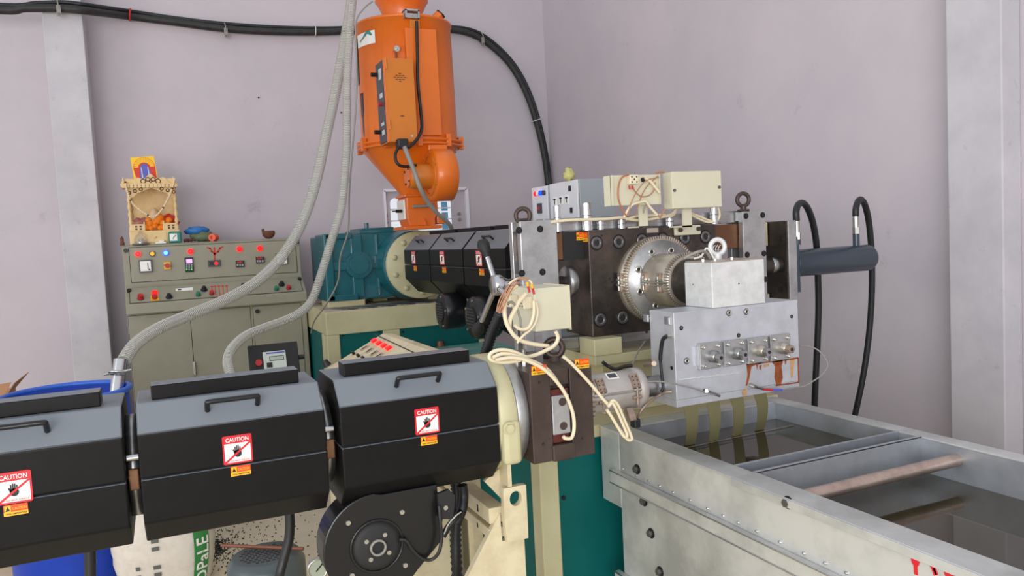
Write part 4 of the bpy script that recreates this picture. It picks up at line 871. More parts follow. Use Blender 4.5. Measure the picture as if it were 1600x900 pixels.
q = P(907, 369, y=2.589); hot_label(V((q.x, 2.5885, q.z)), (1, 0, 0), (0, 0, 1), 0.036, 0.03, scg)

# hydraulic cylinder with its two hoses
hc = thing('hydraulic_cylinder', (2.75, 2.62, 1.2), 'dark blue grey hydraulic cylinder pointing at the right wall', 'hydraulic cylinder')
cz = 1.317
B(2.478, 2.502, 2.56, 2.70, 1.195, 1.435).build('mounting_flange', 'cyl_blue', hc, bevel=0.003)
MB().lathe((2.50, 2.62, cz), (1, 0, 0), [(0.001, 0.002), (0.07, 0.002), (0.06, 0.012), (0.06, 0.465), (0.056, 0.475), (0.05, 0.478), (0.001, 0.478)], n=40).build('tube', 'cyl_blue', hc)
for (hy, lab, pts) in ((2.572, 'black hydraulic hose from the flange end of the cylinder', [(1244.5, 345), (1244, 330), (1248, 319), (1256, 318), (1264, 330), (1271, 352), (1276, 385), (1278, 430), (1279, 480), (1277, 540), (1274, 600), (1272, 650)]),
                          (2.62, 'black hydraulic hose from the far end of the cylinder', [(1337, 338), (1337.5, 325), (1341, 314), (1346, 312), (1352, 322), (1358, 350), (1362, 400), (1362, 460), (1358, 520), (1350, 580), (1340, 630), (1332, 665)])):
    q = P(pts[0][0], pts[0][1], y=hy); xx = q.x
    zb = cz + 0.055 if hy > 2.6 else 1.40
    C_((xx, hy, zb), (xx, hy, q.z - 0.08), 0.015, n=14).build('port', 'cyl_blue', hc)
    C_((xx, hy, q.z - 0.08), (xx, hy, q.z - 0.05), 0.0165, n=6, smooth=False).build('hex_nut', 'bolt_zinc', hc)
    C_((xx, hy, q.z - 0.05), (xx, hy, q.z + 0.006), 0.0135, n=14).build('ferrule', 'bolt_zinc', hc)
    pp = [V((xx, hy, q.z + 0.0))] + [P(u, v, y=hy + 0.02 * i) for i, (u, v) in enumerate(pts[1:])]
    pp += [V((pp[-1].x - 0.02, pp[-1].y, 0.4)), V((pp[-1].x - 0.03, pp[-1].y, 0.015))]
    T_(pp, 0.0145, n=10, k=6).build('hydraulic_hose', 'rubber', label=lab, cat='hose')

# cream stand under the block
st = thing('screen_changer_stand', (1.75, 2.8, 0), 'cream and teal steel stand carrying the screen changer', 'machine stand')
B(1.43, 2.1, 2.49, 2.98, 1.005, 1.042).build('top_plate', 'cream', st, bevel=0.003)
B(1.425, 1.545, 2.485, 2.598, 1.042, 1.104).build('riser_block', 'cream', st, bevel=0.003); B(1.95, 2.07, 2.485, 2.598, 1.042, 1.104).build('riser_block', 'cream', st, bevel=0.003)
B(1.50, 2.0, 2.56, 2.9, 0.80, 1.005).build('pedestal', 'cream', st, bevel=0.003)
pc = P(846, 800, y=2.44)
fx0 = pc.x; fr = MB()
fr.box(fx0, fx0 + 0.075, 2.44, 2.515, 0, 0.78).box(fx0, 2.25, 2.44, 3.3, 0.755, 0.80).box(2.17, 2.25, 2.44, 2.52, 0, 0.78).box(fx0, fx0 + 0.075, 3.22, 3.3, 0, 0.78).box(2.17, 2.25, 3.22, 3.3, 0, 0.78).box(fx0, 2.25, 2.44, 2.52, 0, 0.08)
fr.build('frame', 'cream', st, bevel=0.005)
B(fx0 + 0.05, 2.19, 2.462, 2.48, 0.06, 0.765).build('front_panel', 'teal', st)
B(fx0 + 0.012, fx0 + 0.03, 2.49, 3.25, 0.06, 0.765).build('side_panel', 'teal', st)
for zz in (0.25, 0.55): C_((fx0 + 0.1, 2.462, zz), (fx0 + 0.1, 2.456, zz), 0.008, n=8).build('panel_screw', 'bolt_dark', st)

# terminal boxes on brackets over the block
def term_box(y0, u0, u1, vt, vb, lab, open_):
    a = P(u0, vt, y=y0); b = P(u1, vb, y=y0); x0, x1 = a.x, b.x; z1 = P((u0 + u1) / 2, vt, y=y0).z; z0 = P((u0 + u1) / 2, vb, y=y0).z
    t = thing('terminal_box', ((x0 + x1) / 2, y0 + 0.03, z0), lab, 'terminal box', 'cream terminal boxes over the screen changer')
    if open_:
        mb = MB(); mb.box(x0, x0 + 0.003, y0, y0 + 0.06, z0, z1).box(x1 - 0.003, x1, y0, y0 + 0.06, z0, z1).box(x0, x1, y0 + 0.012, y0 + 0.015, z0, z1)
        mb.build('case', 'cream_box', t)
    else:
        B(x0, x1, y0 + 0.004, y0 + 0.06, z0, z1).build('case', 'cream_box', t, bevel=0.002); B(x0 + 0.001, x1 + 0.002, y0, y0 + 0.004, z0 + 0.002, z1 + 0.001).build('lid', 'cream_box', t, bevel=0.001)
        for (u, v) in ((1053.5, 297.5), (1123.5, 292.5)): q = P(u, v, y=y0); C_(q, q + NY * 0.004, 0.006, n=10).build('lid_screw', 'bolt_grey', t)
    return t, x0, x1, z0, z1
tb2, x0, x1, z0, z1 = term_box(2.42, 1050, 1127.5, 268, 325, 'closed cream terminal box on a bracket above the round flange', False)
xs = P(1073, 340, y=2.46).x
B(xs - 0.02, xs + 0.02, 2.455, 2.463, 1.50, z0 + 0.01).build('bracket_stem', 'cream_box', tb2); B(xs - 0.02, xs + 0.02, 2.455, 2.548, 1.50, 1.506).build('bracket_step', 'cream_box', tb2)
a = P(1055, 353, y=2.535); b = P(1095.5, 366, y=2.535)
bpl = B(a.x, b.x, 2.535, 2.549, b.z, a.z).build('bracket_foot', 'cream_box', tb2, bevel=0.004)
for (u, v) in ((1062, 359.5), (1090.5, 357.5)): q = P(u, v, y=2.535); C_(q, q + NY * 0.01, 0.0085, n=14).build('foot_bolt', 'brown_steel', bpl)
tb1, x0, x1, z0, z1 = term_box(2.44, 956, 1033, 273, 320, 'open cream terminal box full of wires left of the closed one', True)
xs = P(1005, 330, y=2.48).x
B(xs - 0.02, xs + 0.016, 2.475, 2.483, 1.507, z0 + 0.01).build('bracket_stem', 'cream_box', tb1); B(xs - 0.02, xs + 0.016, 2.475, 2.56, 1.507, 1.512).build('bracket_step', 'cream_box', tb1)
q = P(1004, 281, y=2.452); C_(q, q + NY * 0.003, 0.009, n=12).build('cable_hole', 'black_matte', tb1)
def porcelain(c, w_, h_, d, par, nx=NY):
    o = B(c.x - w_, c.x + w_, c.y - d, c.y, c.z - h_, c.z + h_).build('terminal_block', 'porcelain', par, bevel=0.003)
    for (a_, b_) in ((-0.5, 0.5), (0.5, 0.5), (0, 0), (-0.5, -0.5), (0.5, -0.5)):
        q = V((c.x + a_ * w_ * 1.1, c.y - d, c.z + b_ * h_ * 1.1)); C_(q + V((0, 0.001, 0)), q + NY * 0.001, 0.0032, n=8).build('terminal_hole', 'bolt_dark', o)
porcelain(P(986, 281, y=2.452), 0.019, 0.017, 0.022, tb1)
# wires around the boxes
wl = [('wire_orange', 0.003, [(982, 273), (971, 278), (966, 295), (967, 313), (973, 328), (978, 337)], 'twisted orange lead at the left edge of the open terminal box'),
      ('wire_copper', 0.0022, [(988, 290), (993, 300), (1003, 307), (1015, 305), (1022, 296), (1024, 285)], 'copper red lead looping below the porcelain terminal block'),
      ('wire_copper', 0.0018, [(1029, 274), (1012, 290), (1003, 305), (997, 322), (994, 338)], 'thin copper lead crossing the open terminal box'),
      ('wire_copper', 0.0018, [(1030, 277), (1010, 282), (996, 298), (986, 318), (981, 338)], 'copper lead curving left out of the open box'),
      ('wire_cream', 0.0055, [(1008, 278), (1017, 284), (1024, 293), (1031, 301)], 'short thick cream cable end poking from the box hole'),
      ('wire_copper', 0.004, [(1025, 270), (1032, 268.5), (1038, 269.5)], 'orange copper pigtail on top between the terminal boxes'),
      ('wire_cream', 0.006, [(862, 347), (890, 344), (920, 343), (950, 342), (972, 340), (985, 343), (1005, 344), (1030, 340), (1050, 335), (1058, 326)], 'long cream cable along the tie bar to the closed box'),
      ('wire_cream', 0.005, [(975, 340), (980, 330), (988, 320), (1000, 316), (1009, 315), (1016, 324), (1027, 336)], 'cream cable arching below the open terminal box'),
      ('wire_grey', 0.0028, [(1006, 333), (1008, 322), (1014, 319), (1022, 328), (1030, 338)], 'thin grey sensor lead over the bright nipple'),
      ('wire_cream', 0.005, [(978, 343), (995, 338), (1015, 337), (1035, 336), (1048, 338), (1056, 332)], 'second cream cable bundled along the tie bar'),
      ('wire_copper', 0.004, [(1031, 340), (1036, 332), (1039, 326)], 'copper lead rising into the closed box'),
      ('wire_cream', 0.0055, [(1114, 321), (1122, 326), (1124, 338), (1118, 346), (1106, 344), (1092, 338), (1078, 333)], 'cream cable loop hanging below the closed box'),
      ('wire_cream', 0.0045, [(1116, 347), (1104, 347), (1090, 341), (1078, 335)], 'second strand of the cream loop under the closed box')]
for i, (m, r, pts, lab) in enumerate(wl):
    T_([P(u, v, y=2.435 + 0.006 * (i % 3) + (0.12 if i in (6, 9, 11, 12) else 0)) for u, v in pts], r, n=7, k=6).build('wire', m, label=lab, cat='wire')
for (u, v) in ((983, 290), (987.5, 290)): q = P(u, v, y=2.428); T_([q, q + V((0.002, 0, -0.014))], 0.0032, n=7, k=1).build('ferrule_sleeve', 'wire_red', tb1)

# white switch boxes facing left behind the screen changer
wx = 2.012
zz1 = P(880, 283.5, x=wx).z; zz0 = P(880, 344, x=wx).z - 0.28
wb_ = thing('switch_box', (2.12, 3.74, 0.715), 'white switch box with grey side behind the screen changer', 'switch box')
yb0 = P(902, 300, x=wx).y; yb1 = P(858, 300, x=wx).y; ya1 = P(831.5, 310, x=wx).y
B(wx + 0.014, wx + 0.23, yb0, yb1, zz0, zz1).build('case', 'grey_box', wb_, bevel=0.004)
dB = B(wx, wx + 0.012, yb0 + 0.002, yb1 - 0.004, zz0 + 0.002, zz1 - 0.002).build('door', 'white_box', wb_, bevel=0.003)
for (u, v) in ((890.5, 294.5), (893, 328.5)): q = P(u, v, x=wx); B(wx - 0.004, wx + 0.002, q.y - 0.012, q.y + 0.012, q.z - 0.014, q.z + 0.014).build('door_lock', 'black_matte', dB)
for (u, v) in ((867.5, 315), (877, 313), (886, 312)):
    q = P(u, v, x=wx); s_ = B(wx - 0.003, wx + 0.001, q.y - 0.018, q.y + 0.018, q.z - 0.022, q.z + 0.022).build('switch_label', 'sticker_white', dB); B(wx - 0.006, wx - 0.002, q.y - 0.003, q.y + 0.003, q.z - 0.016, q.z + 0.016).build('switch_toggle', 'black_matte', s_); B(wx - 0.006, wx - 0.002, q.y - 0.012, q.y + 0.012, q.z + 0.008, q.z + 0.016).build('switch_toggle', 'black_matte', s_)
B(2.09, 2.15, yb0 + 0.06, yb0 + 0.12, 0.715, zz0).build('post', 'grey_box', wb_)
wa = thing('indicator_box', (2.12, 4.0, 0.715), 'narrow white box with red and blue lamps behind the screen changer', 'switch box')
za1 = P(845, 291, x=wx).z
B(wx + 0.01, wx + 0.2, yb1 + 0.02, ya1, zz0 - 0.02, za1).build('case', 'grey_box', wa, bevel=0.004)
dA = B(wx - 0.002, wx + 0.01, yb1 + 0.022, ya1 - 0.002, zz0 - 0.018, za1 - 0.002).build('door', 'white_box', wa, bevel=0.003)
for (u, v, m) in ((838.5, 303, 'lamp_red'), (842, 302, 'sticker_white'), (846, 301.5, 'lamp_blue'), (851, 301, 'panel_grey')): q = P(u, v, x=wx - 0.002); C_((wx - 0.002, q.y, q.z), (wx - 0.016, q.y, q.z), 0.014, n=12).build('lamp', m, dA)
a = P(841.5, 318, x=wx); b = P(848, 333, x=wx); mt = B(wx - 0.012, wx, a.y, b.y, a.z, b.z).build('meter', 'panel_grey', dA); q = (a + b) / 2; B(wx - 0.014, wx - 0.01, q.y - 0.012, q.y + 0.012, q.z - 0.01, q.z + 0.01).build('meter_digit', 'led_red_dim', mt)
B(2.09, 2.15, (yb1 + ya1) / 2 - 0.03, (yb1 + ya1) / 2 + 0.03, 0.715, zz0 - 0.02).build('post', 'grey_box', wa)
q = P(889, 280, y=yb0 + 0.1); q.z = zz1
MB().ball(q + V((0, 0, 0.025)), 0.032, 0.03, 0.028, n=14, m=9, fn=lambda d: 1 + 0.2 * math.sin(9 * d.x + 4 * d.z) + (0.5 if d.z > 0.85 else 0)).build('polythene_scrap', mat('polythene', (196, 190, 120), 0.4), label='crumpled yellowish polythene scrap on the white switch box', cat='plastic scrap')

# ------------------------------------------------------------------ adapter between block and die
ad = thing('die_adapter', (MX, 2.38, 1.14), 'round silver adapter with heater bands between block and die', 'adapter')
AZ = 1.304
MB().lathe((MX, SY, AZ), (0, -1, 0), [(0.166, 0.0), (0.166, 0.034), (0.161, 0.035), (0.161, 0.05), (0.156, 0.053), (0.001, 0.053)], n=72).build('flange', 'heater_band', ad)
kn = MB()
for k in range(96):
    a = 2 * PI * k / 96; c_ = V((MX + 0.166 * math.cos(a), SY - 0.046, AZ + 0.166 * math.sin(a))); kn.obox(c_ - V((0.004 * math.cos(a), 0, 0.004 * math.sin(a))), (0.006 * math.cos(a), 0, 0.006 * math.sin(a)), (-0.0033 * math.sin(a), 0, 0.0033 * math.cos(a)), (0, 0.009, 0))
kn.build('knurled_edge', 'heater_band', ad, kind='stuff')
MB().lathe((MX, 2.497, AZ), (0, -1, 0), [(0.152, 0.0), (0.152, 0.003), (0.001, 0.003)], n=64).build('flange_face', 'steel_plate', ad)
MB().lathe((MX, 2.497, AZ), (0, -1, 0), [(0.1, 0.0), (0.1, 0.165), (0.094, 0.172), (0.08, 0.172), (0.001, 0.172)], n=56).build('heater_band', 'heater_band', ad)
kn = MB()
for k in range(64):
    a = 2 * PI * k / 64; c_ = V((MX + 0.1 * math.cos(a), 2.33, AZ + 0.1 * math.sin(a))); kn.obox(c_, (0.006 * math.cos(a), 0, 0.006 * math.sin(a)), (-0.0031 * math.sin(a), 0, 0.0031 * math.cos(a)), (0, 0.008, 0))
kn.build('knurled_edge', 'heater_band', ad, kind='stuff')
C_((MX, 2.33, AZ), (MX, 2.19, AZ), 0.082, n=40).build('neck', 'steel_dark', ad)
for (u, v) in ((1018, 393.5), (1048.5, 391.5), (997.5, 421), (1000, 456), (1024, 478), (1064, 405)):
    q = P(u, v, y=2.494); MB().lathe(q, NY, [(0.0135, 0.0), (0.0135, 0.004), (0.0075, 0.0045), (0.007, 0.001)], n=18).build('flange_bolt', 'bolt_zinc', ad); C_(q, q + NY * 0.002, 0.0075, n=6, smooth=False).build('hex_socket', 'black_matte', ad)
# band clamps: bright lugs with a tie screw
def clamp(c, s=1.0):
    c = V(c); g = MB().box(c.x - 0.006, c.x + 0.014 * s, c.y - 0.012, c.y + 0.012, c.z + 0.006, c.z + 0.035 * s).box(c.x - 0.006, c.x + 0.014 * s, c.y - 0.012, c.y + 0.012, c.z - 0.035 * s, c.z - 0.006).build('clamp_strap', 'heater_copper', ad, bevel=0.002)
    for s_ in (-1, 1): C_(c + V((-0.006, -0.014, s_ * 0.010)), c + V((-0.006, 0.014, s_ * 0.010)), 0.0055, n=10).build('clamp_lug', 'bolt_zinc', ad)
    C_(c + V((-0.008, 0, -0.03)), c + V((-0.008, 0, 0.022)), 0.0035, n=8).build('clamp_screw', 'bolt_zinc', ad)
clamp((MX - 0.168, 2.525, AZ)); clamp((MX - 0.102, 2.46, AZ + 0.0)); clamp((MX - 0.102, 2.365, AZ))
C_((MX - 0.112, 2.47, AZ), (MX - 0.112, 2.31, AZ), 0.004, n=8).build('tie_rod', 'bolt_zinc', ad)

# ------------------------------------------------------------------ strap die
DYF, DYB = 2.06, 2.195
dz0, dz1 = 0.945, 1.229; dx0, dx1 = 1.476, 1.997
di = thing('strap_die', (1.736, 2.12, 0.92), 'silver strap extrusion die block above the water tank', 'die')
lo_ = B(dx0, dx1, DYF, DYB, dz0, dz1).build('lower_body', 'die_alu', di, bevel=0.002)
B(dx0 + 0.001, dx1, DYF + 0.0015, DYB, 0.921, dz0).build('lip_plate', 'die_alu', di, bevel=0.0015)
ux0, ux1, uz1 = 1.633, 1.853, 1.379
ub = B(ux0, ux1, DYF + 0.0, DYB + 0.01, dz1 + 0.001, uz1).build('heater_cover', 'die_alu_light', di, bevel=0.002)
B(ux0 + 0.004, ux1 - 0.002, DYF + 0.003, DYB + 0.008, uz1, uz1 + 0.004).build('cover_plate', 'heater_band', di)
for (u, v) in ((1098, 405), (1117, 405), (1143, 403)):
    q = P(u, v, y=DYF + 0.03); C_((q.x, DYF + 0.03, uz1 + 0.004), (q.x, DYF + 0.03, uz1 + 0.012), 0.0065, n=6, smooth=False).build('cover_screw', 'bolt_zinc', di)
for (u, v) in ((1083, 444.5), (1154.5, 443)):
    if u < 1112: q = P(u, v, x=ux0); C_(q + V((0.001, 0, 0)), q + V((-0.0006, 0, 0)), 0.0024, n=10).build('screw_hole', 'black_matte', ub)
    else: q = P(u, v, y=DYF); C_(q + V((0, 0.001, 0)), q + V((0, -0.0006, 0)), 0.0028, n=10).build('screw_hole', 'black_matte', ub)
for (u, v, r) in ((1064.5, 512.5, 0.0075), (1139, 489, 0.0095), (1166, 487, 0.0095), (1237, 494.6, 0.0065), (1154, 524, 0.0075), (1073, 564, 0.0095), (1233, 544, 0.0095)):
    q = P(u, v, y=DYF)
    if r > 0.009: socket(q, NY, r, lo_, 'bolt_zinc')
    else: C_(q + V((0, 0.001, 0)), q + NY * 0.0006, r, n=16).build('bolt_hole', 'bolt_dark', lo_); C_(q, q + NY * 0.001, r * 0.5, n=10).build('bolt_core', 'bolt_grey', lo_)
for (u, v) in ((1010, 518), (1049.5, 575)): q = P(u, v, x=dx0); C_(q + V((0.001, 0, 0)), q + V((-0.0008, 0, 0)), 0.0065, n=12).build('bolt_hole', 'bolt_dark', lo_)
for (u, v) in ((1010, 497), (1043, 501)):
    q = P(u, v, x=dx0); s_ = B(dx0 - 0.002, dx0, q.y - 0.016, q.y + 0.016, q.z - 0.0125, q.z + 0.0125).build('screw_clip', 'steel', lo_); B(dx0 - 0.006, dx0 - 0.001, q.y - 0.014, q.y - 0.006, q.z - 0.011, q.z + 0.011).build('clip_fold', 'steel_bright', s_)
# four strip nozzle adapters
for i, (u0, v0, u1, v1) in enumerate(((1089, 538.5, 1122, 571.5), (1127, 534, 1159, 567), (1164, 530, 1195.5, 563), (1199, 525.5, 1230, 559))):
    c_ = P((u0 + u1) / 2, (v0 + v1) / 2, y=DYF); hw_ = (P(u1, 548, y=DYF).x - P(u0, 548, y=DYF).x) / 2
    t = B(c_.x - hw_, c_.x + hw_, DYF - 0.016, DYF, c_.z - hw_, c_.z + hw_).build('nozzle_plate', 'steel_plate', di, bevel=0.002)
    for a_ in (-1, 1):
        for b_ in (-1, 1): q = V((c_.x + a_ * hw_ * 0.68, DYF - 0.016, c_.z + b_ * hw_ * 0.72)); MB().lathe(q, NY, [(0.006, 0), (0.006, 0.007), (0.003, 0.007), (0.0028, 0.003), (0.0001, 0.003)], n=14).build('plate_screw', 'bolt_zinc', t)
    n0 = V((c_.x + 0.006, DYF - 0.016, c_.z - 0.002))
    MB().lathe(n0, NY, [(0.0205, 0.0), (0.0205, 0.018), (0.016, 0.022), (0.016, 0.026), (0.001, 0.026)], n=22).build('nozzle_body', 'heater_band' if i > 1 else 'steel', t)
    C_(n0 + NY * 0.026, n0 + NY * 0.046, 0.0145, n=6, smooth=False).build('hex_end', 'steel' if i < 3 else 'heater_copper', t)
    C_(n0 + NY * 0.045, n0 + NY * 0.0472, 0.006, n=12).build('bore', 'black_matte', t)
B(P(1084, 560, y=DYF).x, P(1090, 560, y=DYF).x, DYF - 0.010, DYF, P(1087, 571, y=DYF).z, P(1087, 541, y=DYF).z).build('end_stop', 'die_alu', di)
# rust run-off below the nozzles
random.seed(5)
def stain(pts, m):
    c_ = [P(u, v, y=DYF) for u, v in pts]; MB().prism([V((p.x, DYF - 0.0002, p.z)) for p in c_], (0, -0.0004, 0)).build('rust_stain', m, di)
stain([(1166, 566), (1180, 563), (1192, 560), (1190, 568), (1184, 570), (1183, 578), (1181, 570), (1174, 573), (1171, 590), (1168, 602), (1165, 603), (1168, 585)], 'rust')
stain([(1205, 559), (1222, 556), (1223, 566), (1221, 572), (1223, 590), (1220, 601), (1213, 602), (1210, 590), (1211, 572), (1206, 566)], 'rust')
stain([(1234, 562), (1242, 561), (1240, 575), (1239, 589), (1236, 591), (1235, 580)], 'rust_light')
stain([(1166, 567), (1210, 563), (1247, 558), (1247, 560.5), (1210, 566), (1166, 570)], 'rust')
stain([(1246, 559), (1248.5, 559), (1249, 598), (1247, 598)], 'rust'); stain([(1212, 601.5), (1248, 596.5), (1248, 598.5), (1212, 603.5)], 'rust')
stain([(1160, 611), (1168, 606), (1166, 618), (1161, 619)], 'rust_light'); stain([(1140, 565), (1153, 563), (1152, 568), (1141, 570)], 'rust')
stain([(1186, 571), (1190, 570), (1189, 577), (1187, 578)], 'rust'); stain([(1193, 570), (1202, 568), (1201, 572), (1194, 574)], 'rust_light'); stain([(1226, 560), (1229, 560), (1228, 569), (1226.5, 569)], 'rust')
# ground weld line across the die
wd = MB(); random.seed(3)
pw_ = [P(1062 + 4 * k, 593.5 - 0.47 * k + random.uniform(-0.7, 0.7), y=DYF) for k in range(24)]
wd.tube([V((p.x, DYF - 0.0005, p.z)) for p in pw_], 0.0022, n=6, k=2); wd.build('weld_line', 'die_alu_light', di)
# eye bolt, gland and leads on the die
q = P(1121, 386, y=2.2); eb = MB().torus((q.x, 2.2, q.z), (0.3, 1, 0), 0.026, 0.0085, n=28, m=10).build('lifting_eye', 'die_alu_light', di); C_((q.x, 2.2, uz1), (q.x, 2.2, q.z - 0.024), 0.014, n=12).build('eye_shank', 'die_alu_light', eb)
for k in range(3): q2 = q + V((-0.012 + 0.012 * k, 0.012, -0.012)); T_([q2, q2 + V((0.004, 0, 0.012)), q2 + V((0.012, 0, 0.018))], 0.0016, n=6).build('wire_end', 'white_plastic', eb)
T_([P(1068, 404, y=2.15), P(1082, 397, y=2.14), P(1093, 393, y=2.13), P(1103, 394, y=2.14), P(1110, 404, y=2.15)], 0.005, n=8).build('heater_lead', 'wire_grey', label='grey braided lead lying on the white die cover', cat='wire')
T_([P(1085, 404, y=2.16), P(1096, 400, y=2.16), P(1104, 388, y=2.17), P(1112, 398, y=2.16), P(1116, 406, y=2.15)], 0.0035, n=8).build('heater_lead', 'white_plastic', label='white lead looped at the lifting eye on the die', cat='wire')
C_((dx0 + 0.002, 2.075, 1.154), (dx0 - 0.018, 2.075, 1.154), 0.008, n=6, smooth=False).build('gland_nut', 'bolt_zinc', di)
T_([V((dx0 - 0.015, 2.075, 1.154)), P(1036, 530, x=dx0 - 0.022), P(1033, 545, x=dx0 - 0.022), P(1032, 562, x=dx0 - 0.022), P(1034, 585, x=dx0 - 0.022), P(1036, 605, x=dx0 - 0.022), P(1033, 612, x=dx0 - 0.03)], 0.0055, n=8, rf=lambda i, m: 0.0068 if i < m * 0.5 else 0.005).build('sheathed_cable', 'rubber', label='black sheathed cable hanging on the left side of the die', cat='cable')
T_([P(1050, 612, x=dx0 - 0.004), P(1040, 613, x=dx0 - 0.02), P(1030, 618, x=dx0 - 0.03), P(1015, 628, y=2.1), P(1003, 640, y=2.1), P(995, 655, y=2.12), P(990, 668, y=2.14)], 0.0042, n=8).build('braided_lead', 'heater_copper', label='braided copper lead entering the lower left of the die', cat='wire')
C_(P(1022, 568, x=dx0 - 0.1) , P(1008, 570, x=dx0), 0.008, n=10).build('probe_sleeve', 'heater_copper', label='copper probe sleeve entering the rear of the die', cat='probe')
T_([P(988, 571, y=2.22), P(975, 573, y=2.24), P(962, 577, y=2.26), P(950, 572, y=2.28), P(942, 566, y=2.28)], 0.0065, n=8).build('probe_cable', 'rubber', label='black cable behind the heater band leading to the probe', cat='cable')
T_([P(1008, 533, y=2.4), P(998, 548, y=2.35), P(990, 565, y=2.3), P(984, 585, y=2.25)], 0.003, n=7).build('thin_probe_wire', 'wire_grey', label='thin grey wire slanting down behind the die corner', cat='wire')
T_([P(1011, 596, y=2.04), P(1035, 596.5, y=2.03), P(1060, 601, y=2.03), P(1085, 607, y=2.03), P(1103, 613, y=2.035), P(1118, 618, y=2.035)], 0.0025, n=7).build('thermocouple_wire', 'wire_grey', label='grey thermocouple wire lying across the lower left die face', cat='wire')
tc_ = thing('thermocouple_tip', P(1110, 615, y=2.045), 'steel thermocouple tip at the lower left of the die', 'probe')
a = P(1099, 609, y=2.05); b = P(1125, 619, y=2.03); C_(a, b, 0.0042, n=10).build('sheath', 'bolt_grey', tc_); C_(P(1104, 611, y=2.058), P(1104, 611, y=2.03), 0.006, n=6, smooth=False).build('nut', 'bolt_zinc', tc_)
T_([P(1249, 540, y=2.08), P(1262, 541, y=2.07), P(1278, 547, y=2.05), P(1290, 561, y=2.03), P(1293, 573, y=2.02), P(1284, 586, y=2.02), P(1268, 597, y=2.02), P(1255, 603.5, y=2.025), P(1235, 606, y=2.03), P(1220, 609, y=2.035)], 0.0026, n=7).build('thermocouple_wire', 'wire_grey', label='grey wire looping out from the right side of the die', cat='wire')
tc_ = thing('thermocouple_plug', P(1200, 609, y=2.04), 'red and blue sleeved thermocouple plug at the die bottom', 'probe')
C_(P(1192, 608, y=2.04), P(1208, 609.5, y=2.037), 0.004, n=10).build('red_sleeve', 'wire_red', tc_); C_(P(1207, 609.4, y=2.037), P(1222, 609, y=2.035), 0.0042, n=10).build('blue_sleeve', 'print_blue', tc_)
C_(P(1172, 601, y=2.06), P(1180, 604.5, y=2.04), 0.007, n=8).build('fitting', 'bolt_zinc', tc_); C_(P(1180, 604.5, y=2.042), P(1193, 608, y=2.04), 0.004, n=8).build('stem', 'bolt_grey', tc_)
C_((dx1, 2.1, 1.03), (dx1 + 0.02, 2.1, 1.03), 0.011, n=12).build('side_screw', 'bolt_zinc', di); C_((dx1, 2.11, 1.085), (dx1 + 0.035, 2.11, 1.08), 0.012, 0.004, n=12).build('side_plug', 'bolt_dark', di)

# ------------------------------------------------------------------ water tank
TZ_ = 0.8
tk = thing('water_tank', (1.8, 1.3, 0), 'long stainless steel water tank under the strap die', 'water tank')
ty0 = 0.25
B(1.40, 1.412, ty0, 2.30, 0.06, TZ_ - 0.002).build('near_wall', 'tank_steel', tk)
B(1.398, 1.412, 2.30, 2.42, 0.535, TZ_ - 0.002).build('overflow_side', 'tank_steel', tk)
B(1.395, 1.475, 1.70, 2.42, TZ_ - 0.004, TZ_ + 0.002).build('near_rim', 'tank_steel', tk, bevel=0.0015); B(1.393, 1.476, ty0, 1.698, TZ_ - 0.006, TZ_ + 0.004).build('near_rim', 'tank_steel', tk, bevel=0.0015)
B(1.388, 1.396, ty0, 1.698, TZ_ - 0.018, TZ_ + 0.003).build('rim_lip', 'tank_steel', tk, bevel=0.001)
B(1.46, 1.474, ty0, 2.345, 0.3, TZ_ - 0.004).build('near_inner_wall', 'tank_inner', tk)
B(2.145, 2.157, ty0, 2.36, 0.3, TZ_ - 0.004).build('far_inner_wall', 'tank_inner', tk); B(2.145, 2.205, ty0, 2.42, TZ_ - 0.004, TZ_ + 0.002).build('far_rim', 'tank_steel', tk, bevel=0.0015)
B(2.195, 2.205, ty0, 2.42, 0.06, TZ_ - 0.004).build('far_outer_wall', 'tank_steel', tk)
B(1.475, 2.145, 2.345, 2.357, 0.3, TZ_ - 0.004).build('end_inner_wall', 'tank_inner', tk); B(1.475, 2.145, 2.343, 2.42, TZ_ - 0.004, TZ_ + 0.002).build('end_rim', 'tank_steel', tk, bevel=0.0015); B(1.41, 2.2, 2.412, 2.42, 0.535, TZ_ - 0.004).build('end_outer_wall', 'tank_steel', tk)
B(1.41, 2.2, 2.29, 2.30, 0.06, 0.54).build('end_lower_wall', 'tank_steel', tk); B(1.41, 2.2, 2.29, 2.415, 0.53, 0.54).build('overflow_floor', 'tank_steel', tk)
B(1.40, 2.205, ty0, 2.30, 0.05, 0.06).build('floor_sheet', 'tank_steel', tk); B(1.40, 2.205, ty0, ty0 + 0.01, 0.06, TZ_).build('near_end_wall', 'tank_steel', tk)
for z_ in (0.668, 0.305):
    B(1.376, 1.4, ty0, 2.335 if z_ > 0.5 else 2.33, z_ - 0.047, z_ - 0.002).build('side_rib', 'tank_steel', tk, bevel=0.005, seg=3)
for z_ in (0.668, 0.305):
    C_((1.375, ty0, z_ - 0.003), (1.375, 2.33, z_ - 0.003), 0.0028, n=8).build('rib_highlight', 'steel_bright', tk); C_((1.375, ty0, z_ - 0.046), (1.375, 2.33, z_ - 0.046), 0.002, n=8).build('rib_highlight', 'steel_bright', tk)  # bright tubes laid along the ribs to draw their edge highlights
wl_ = MB()
for k in range(26): y_ = 2.28 - 0.075 * k + 0.01 * math.sin(k * 5); wl_.ball((1.399, y_, 0.678), 0.0045, 0.006, 0.004, n=8, m=5)
wl_.build('weld_tacks', 'steel_bright', tk, kind='stuff')
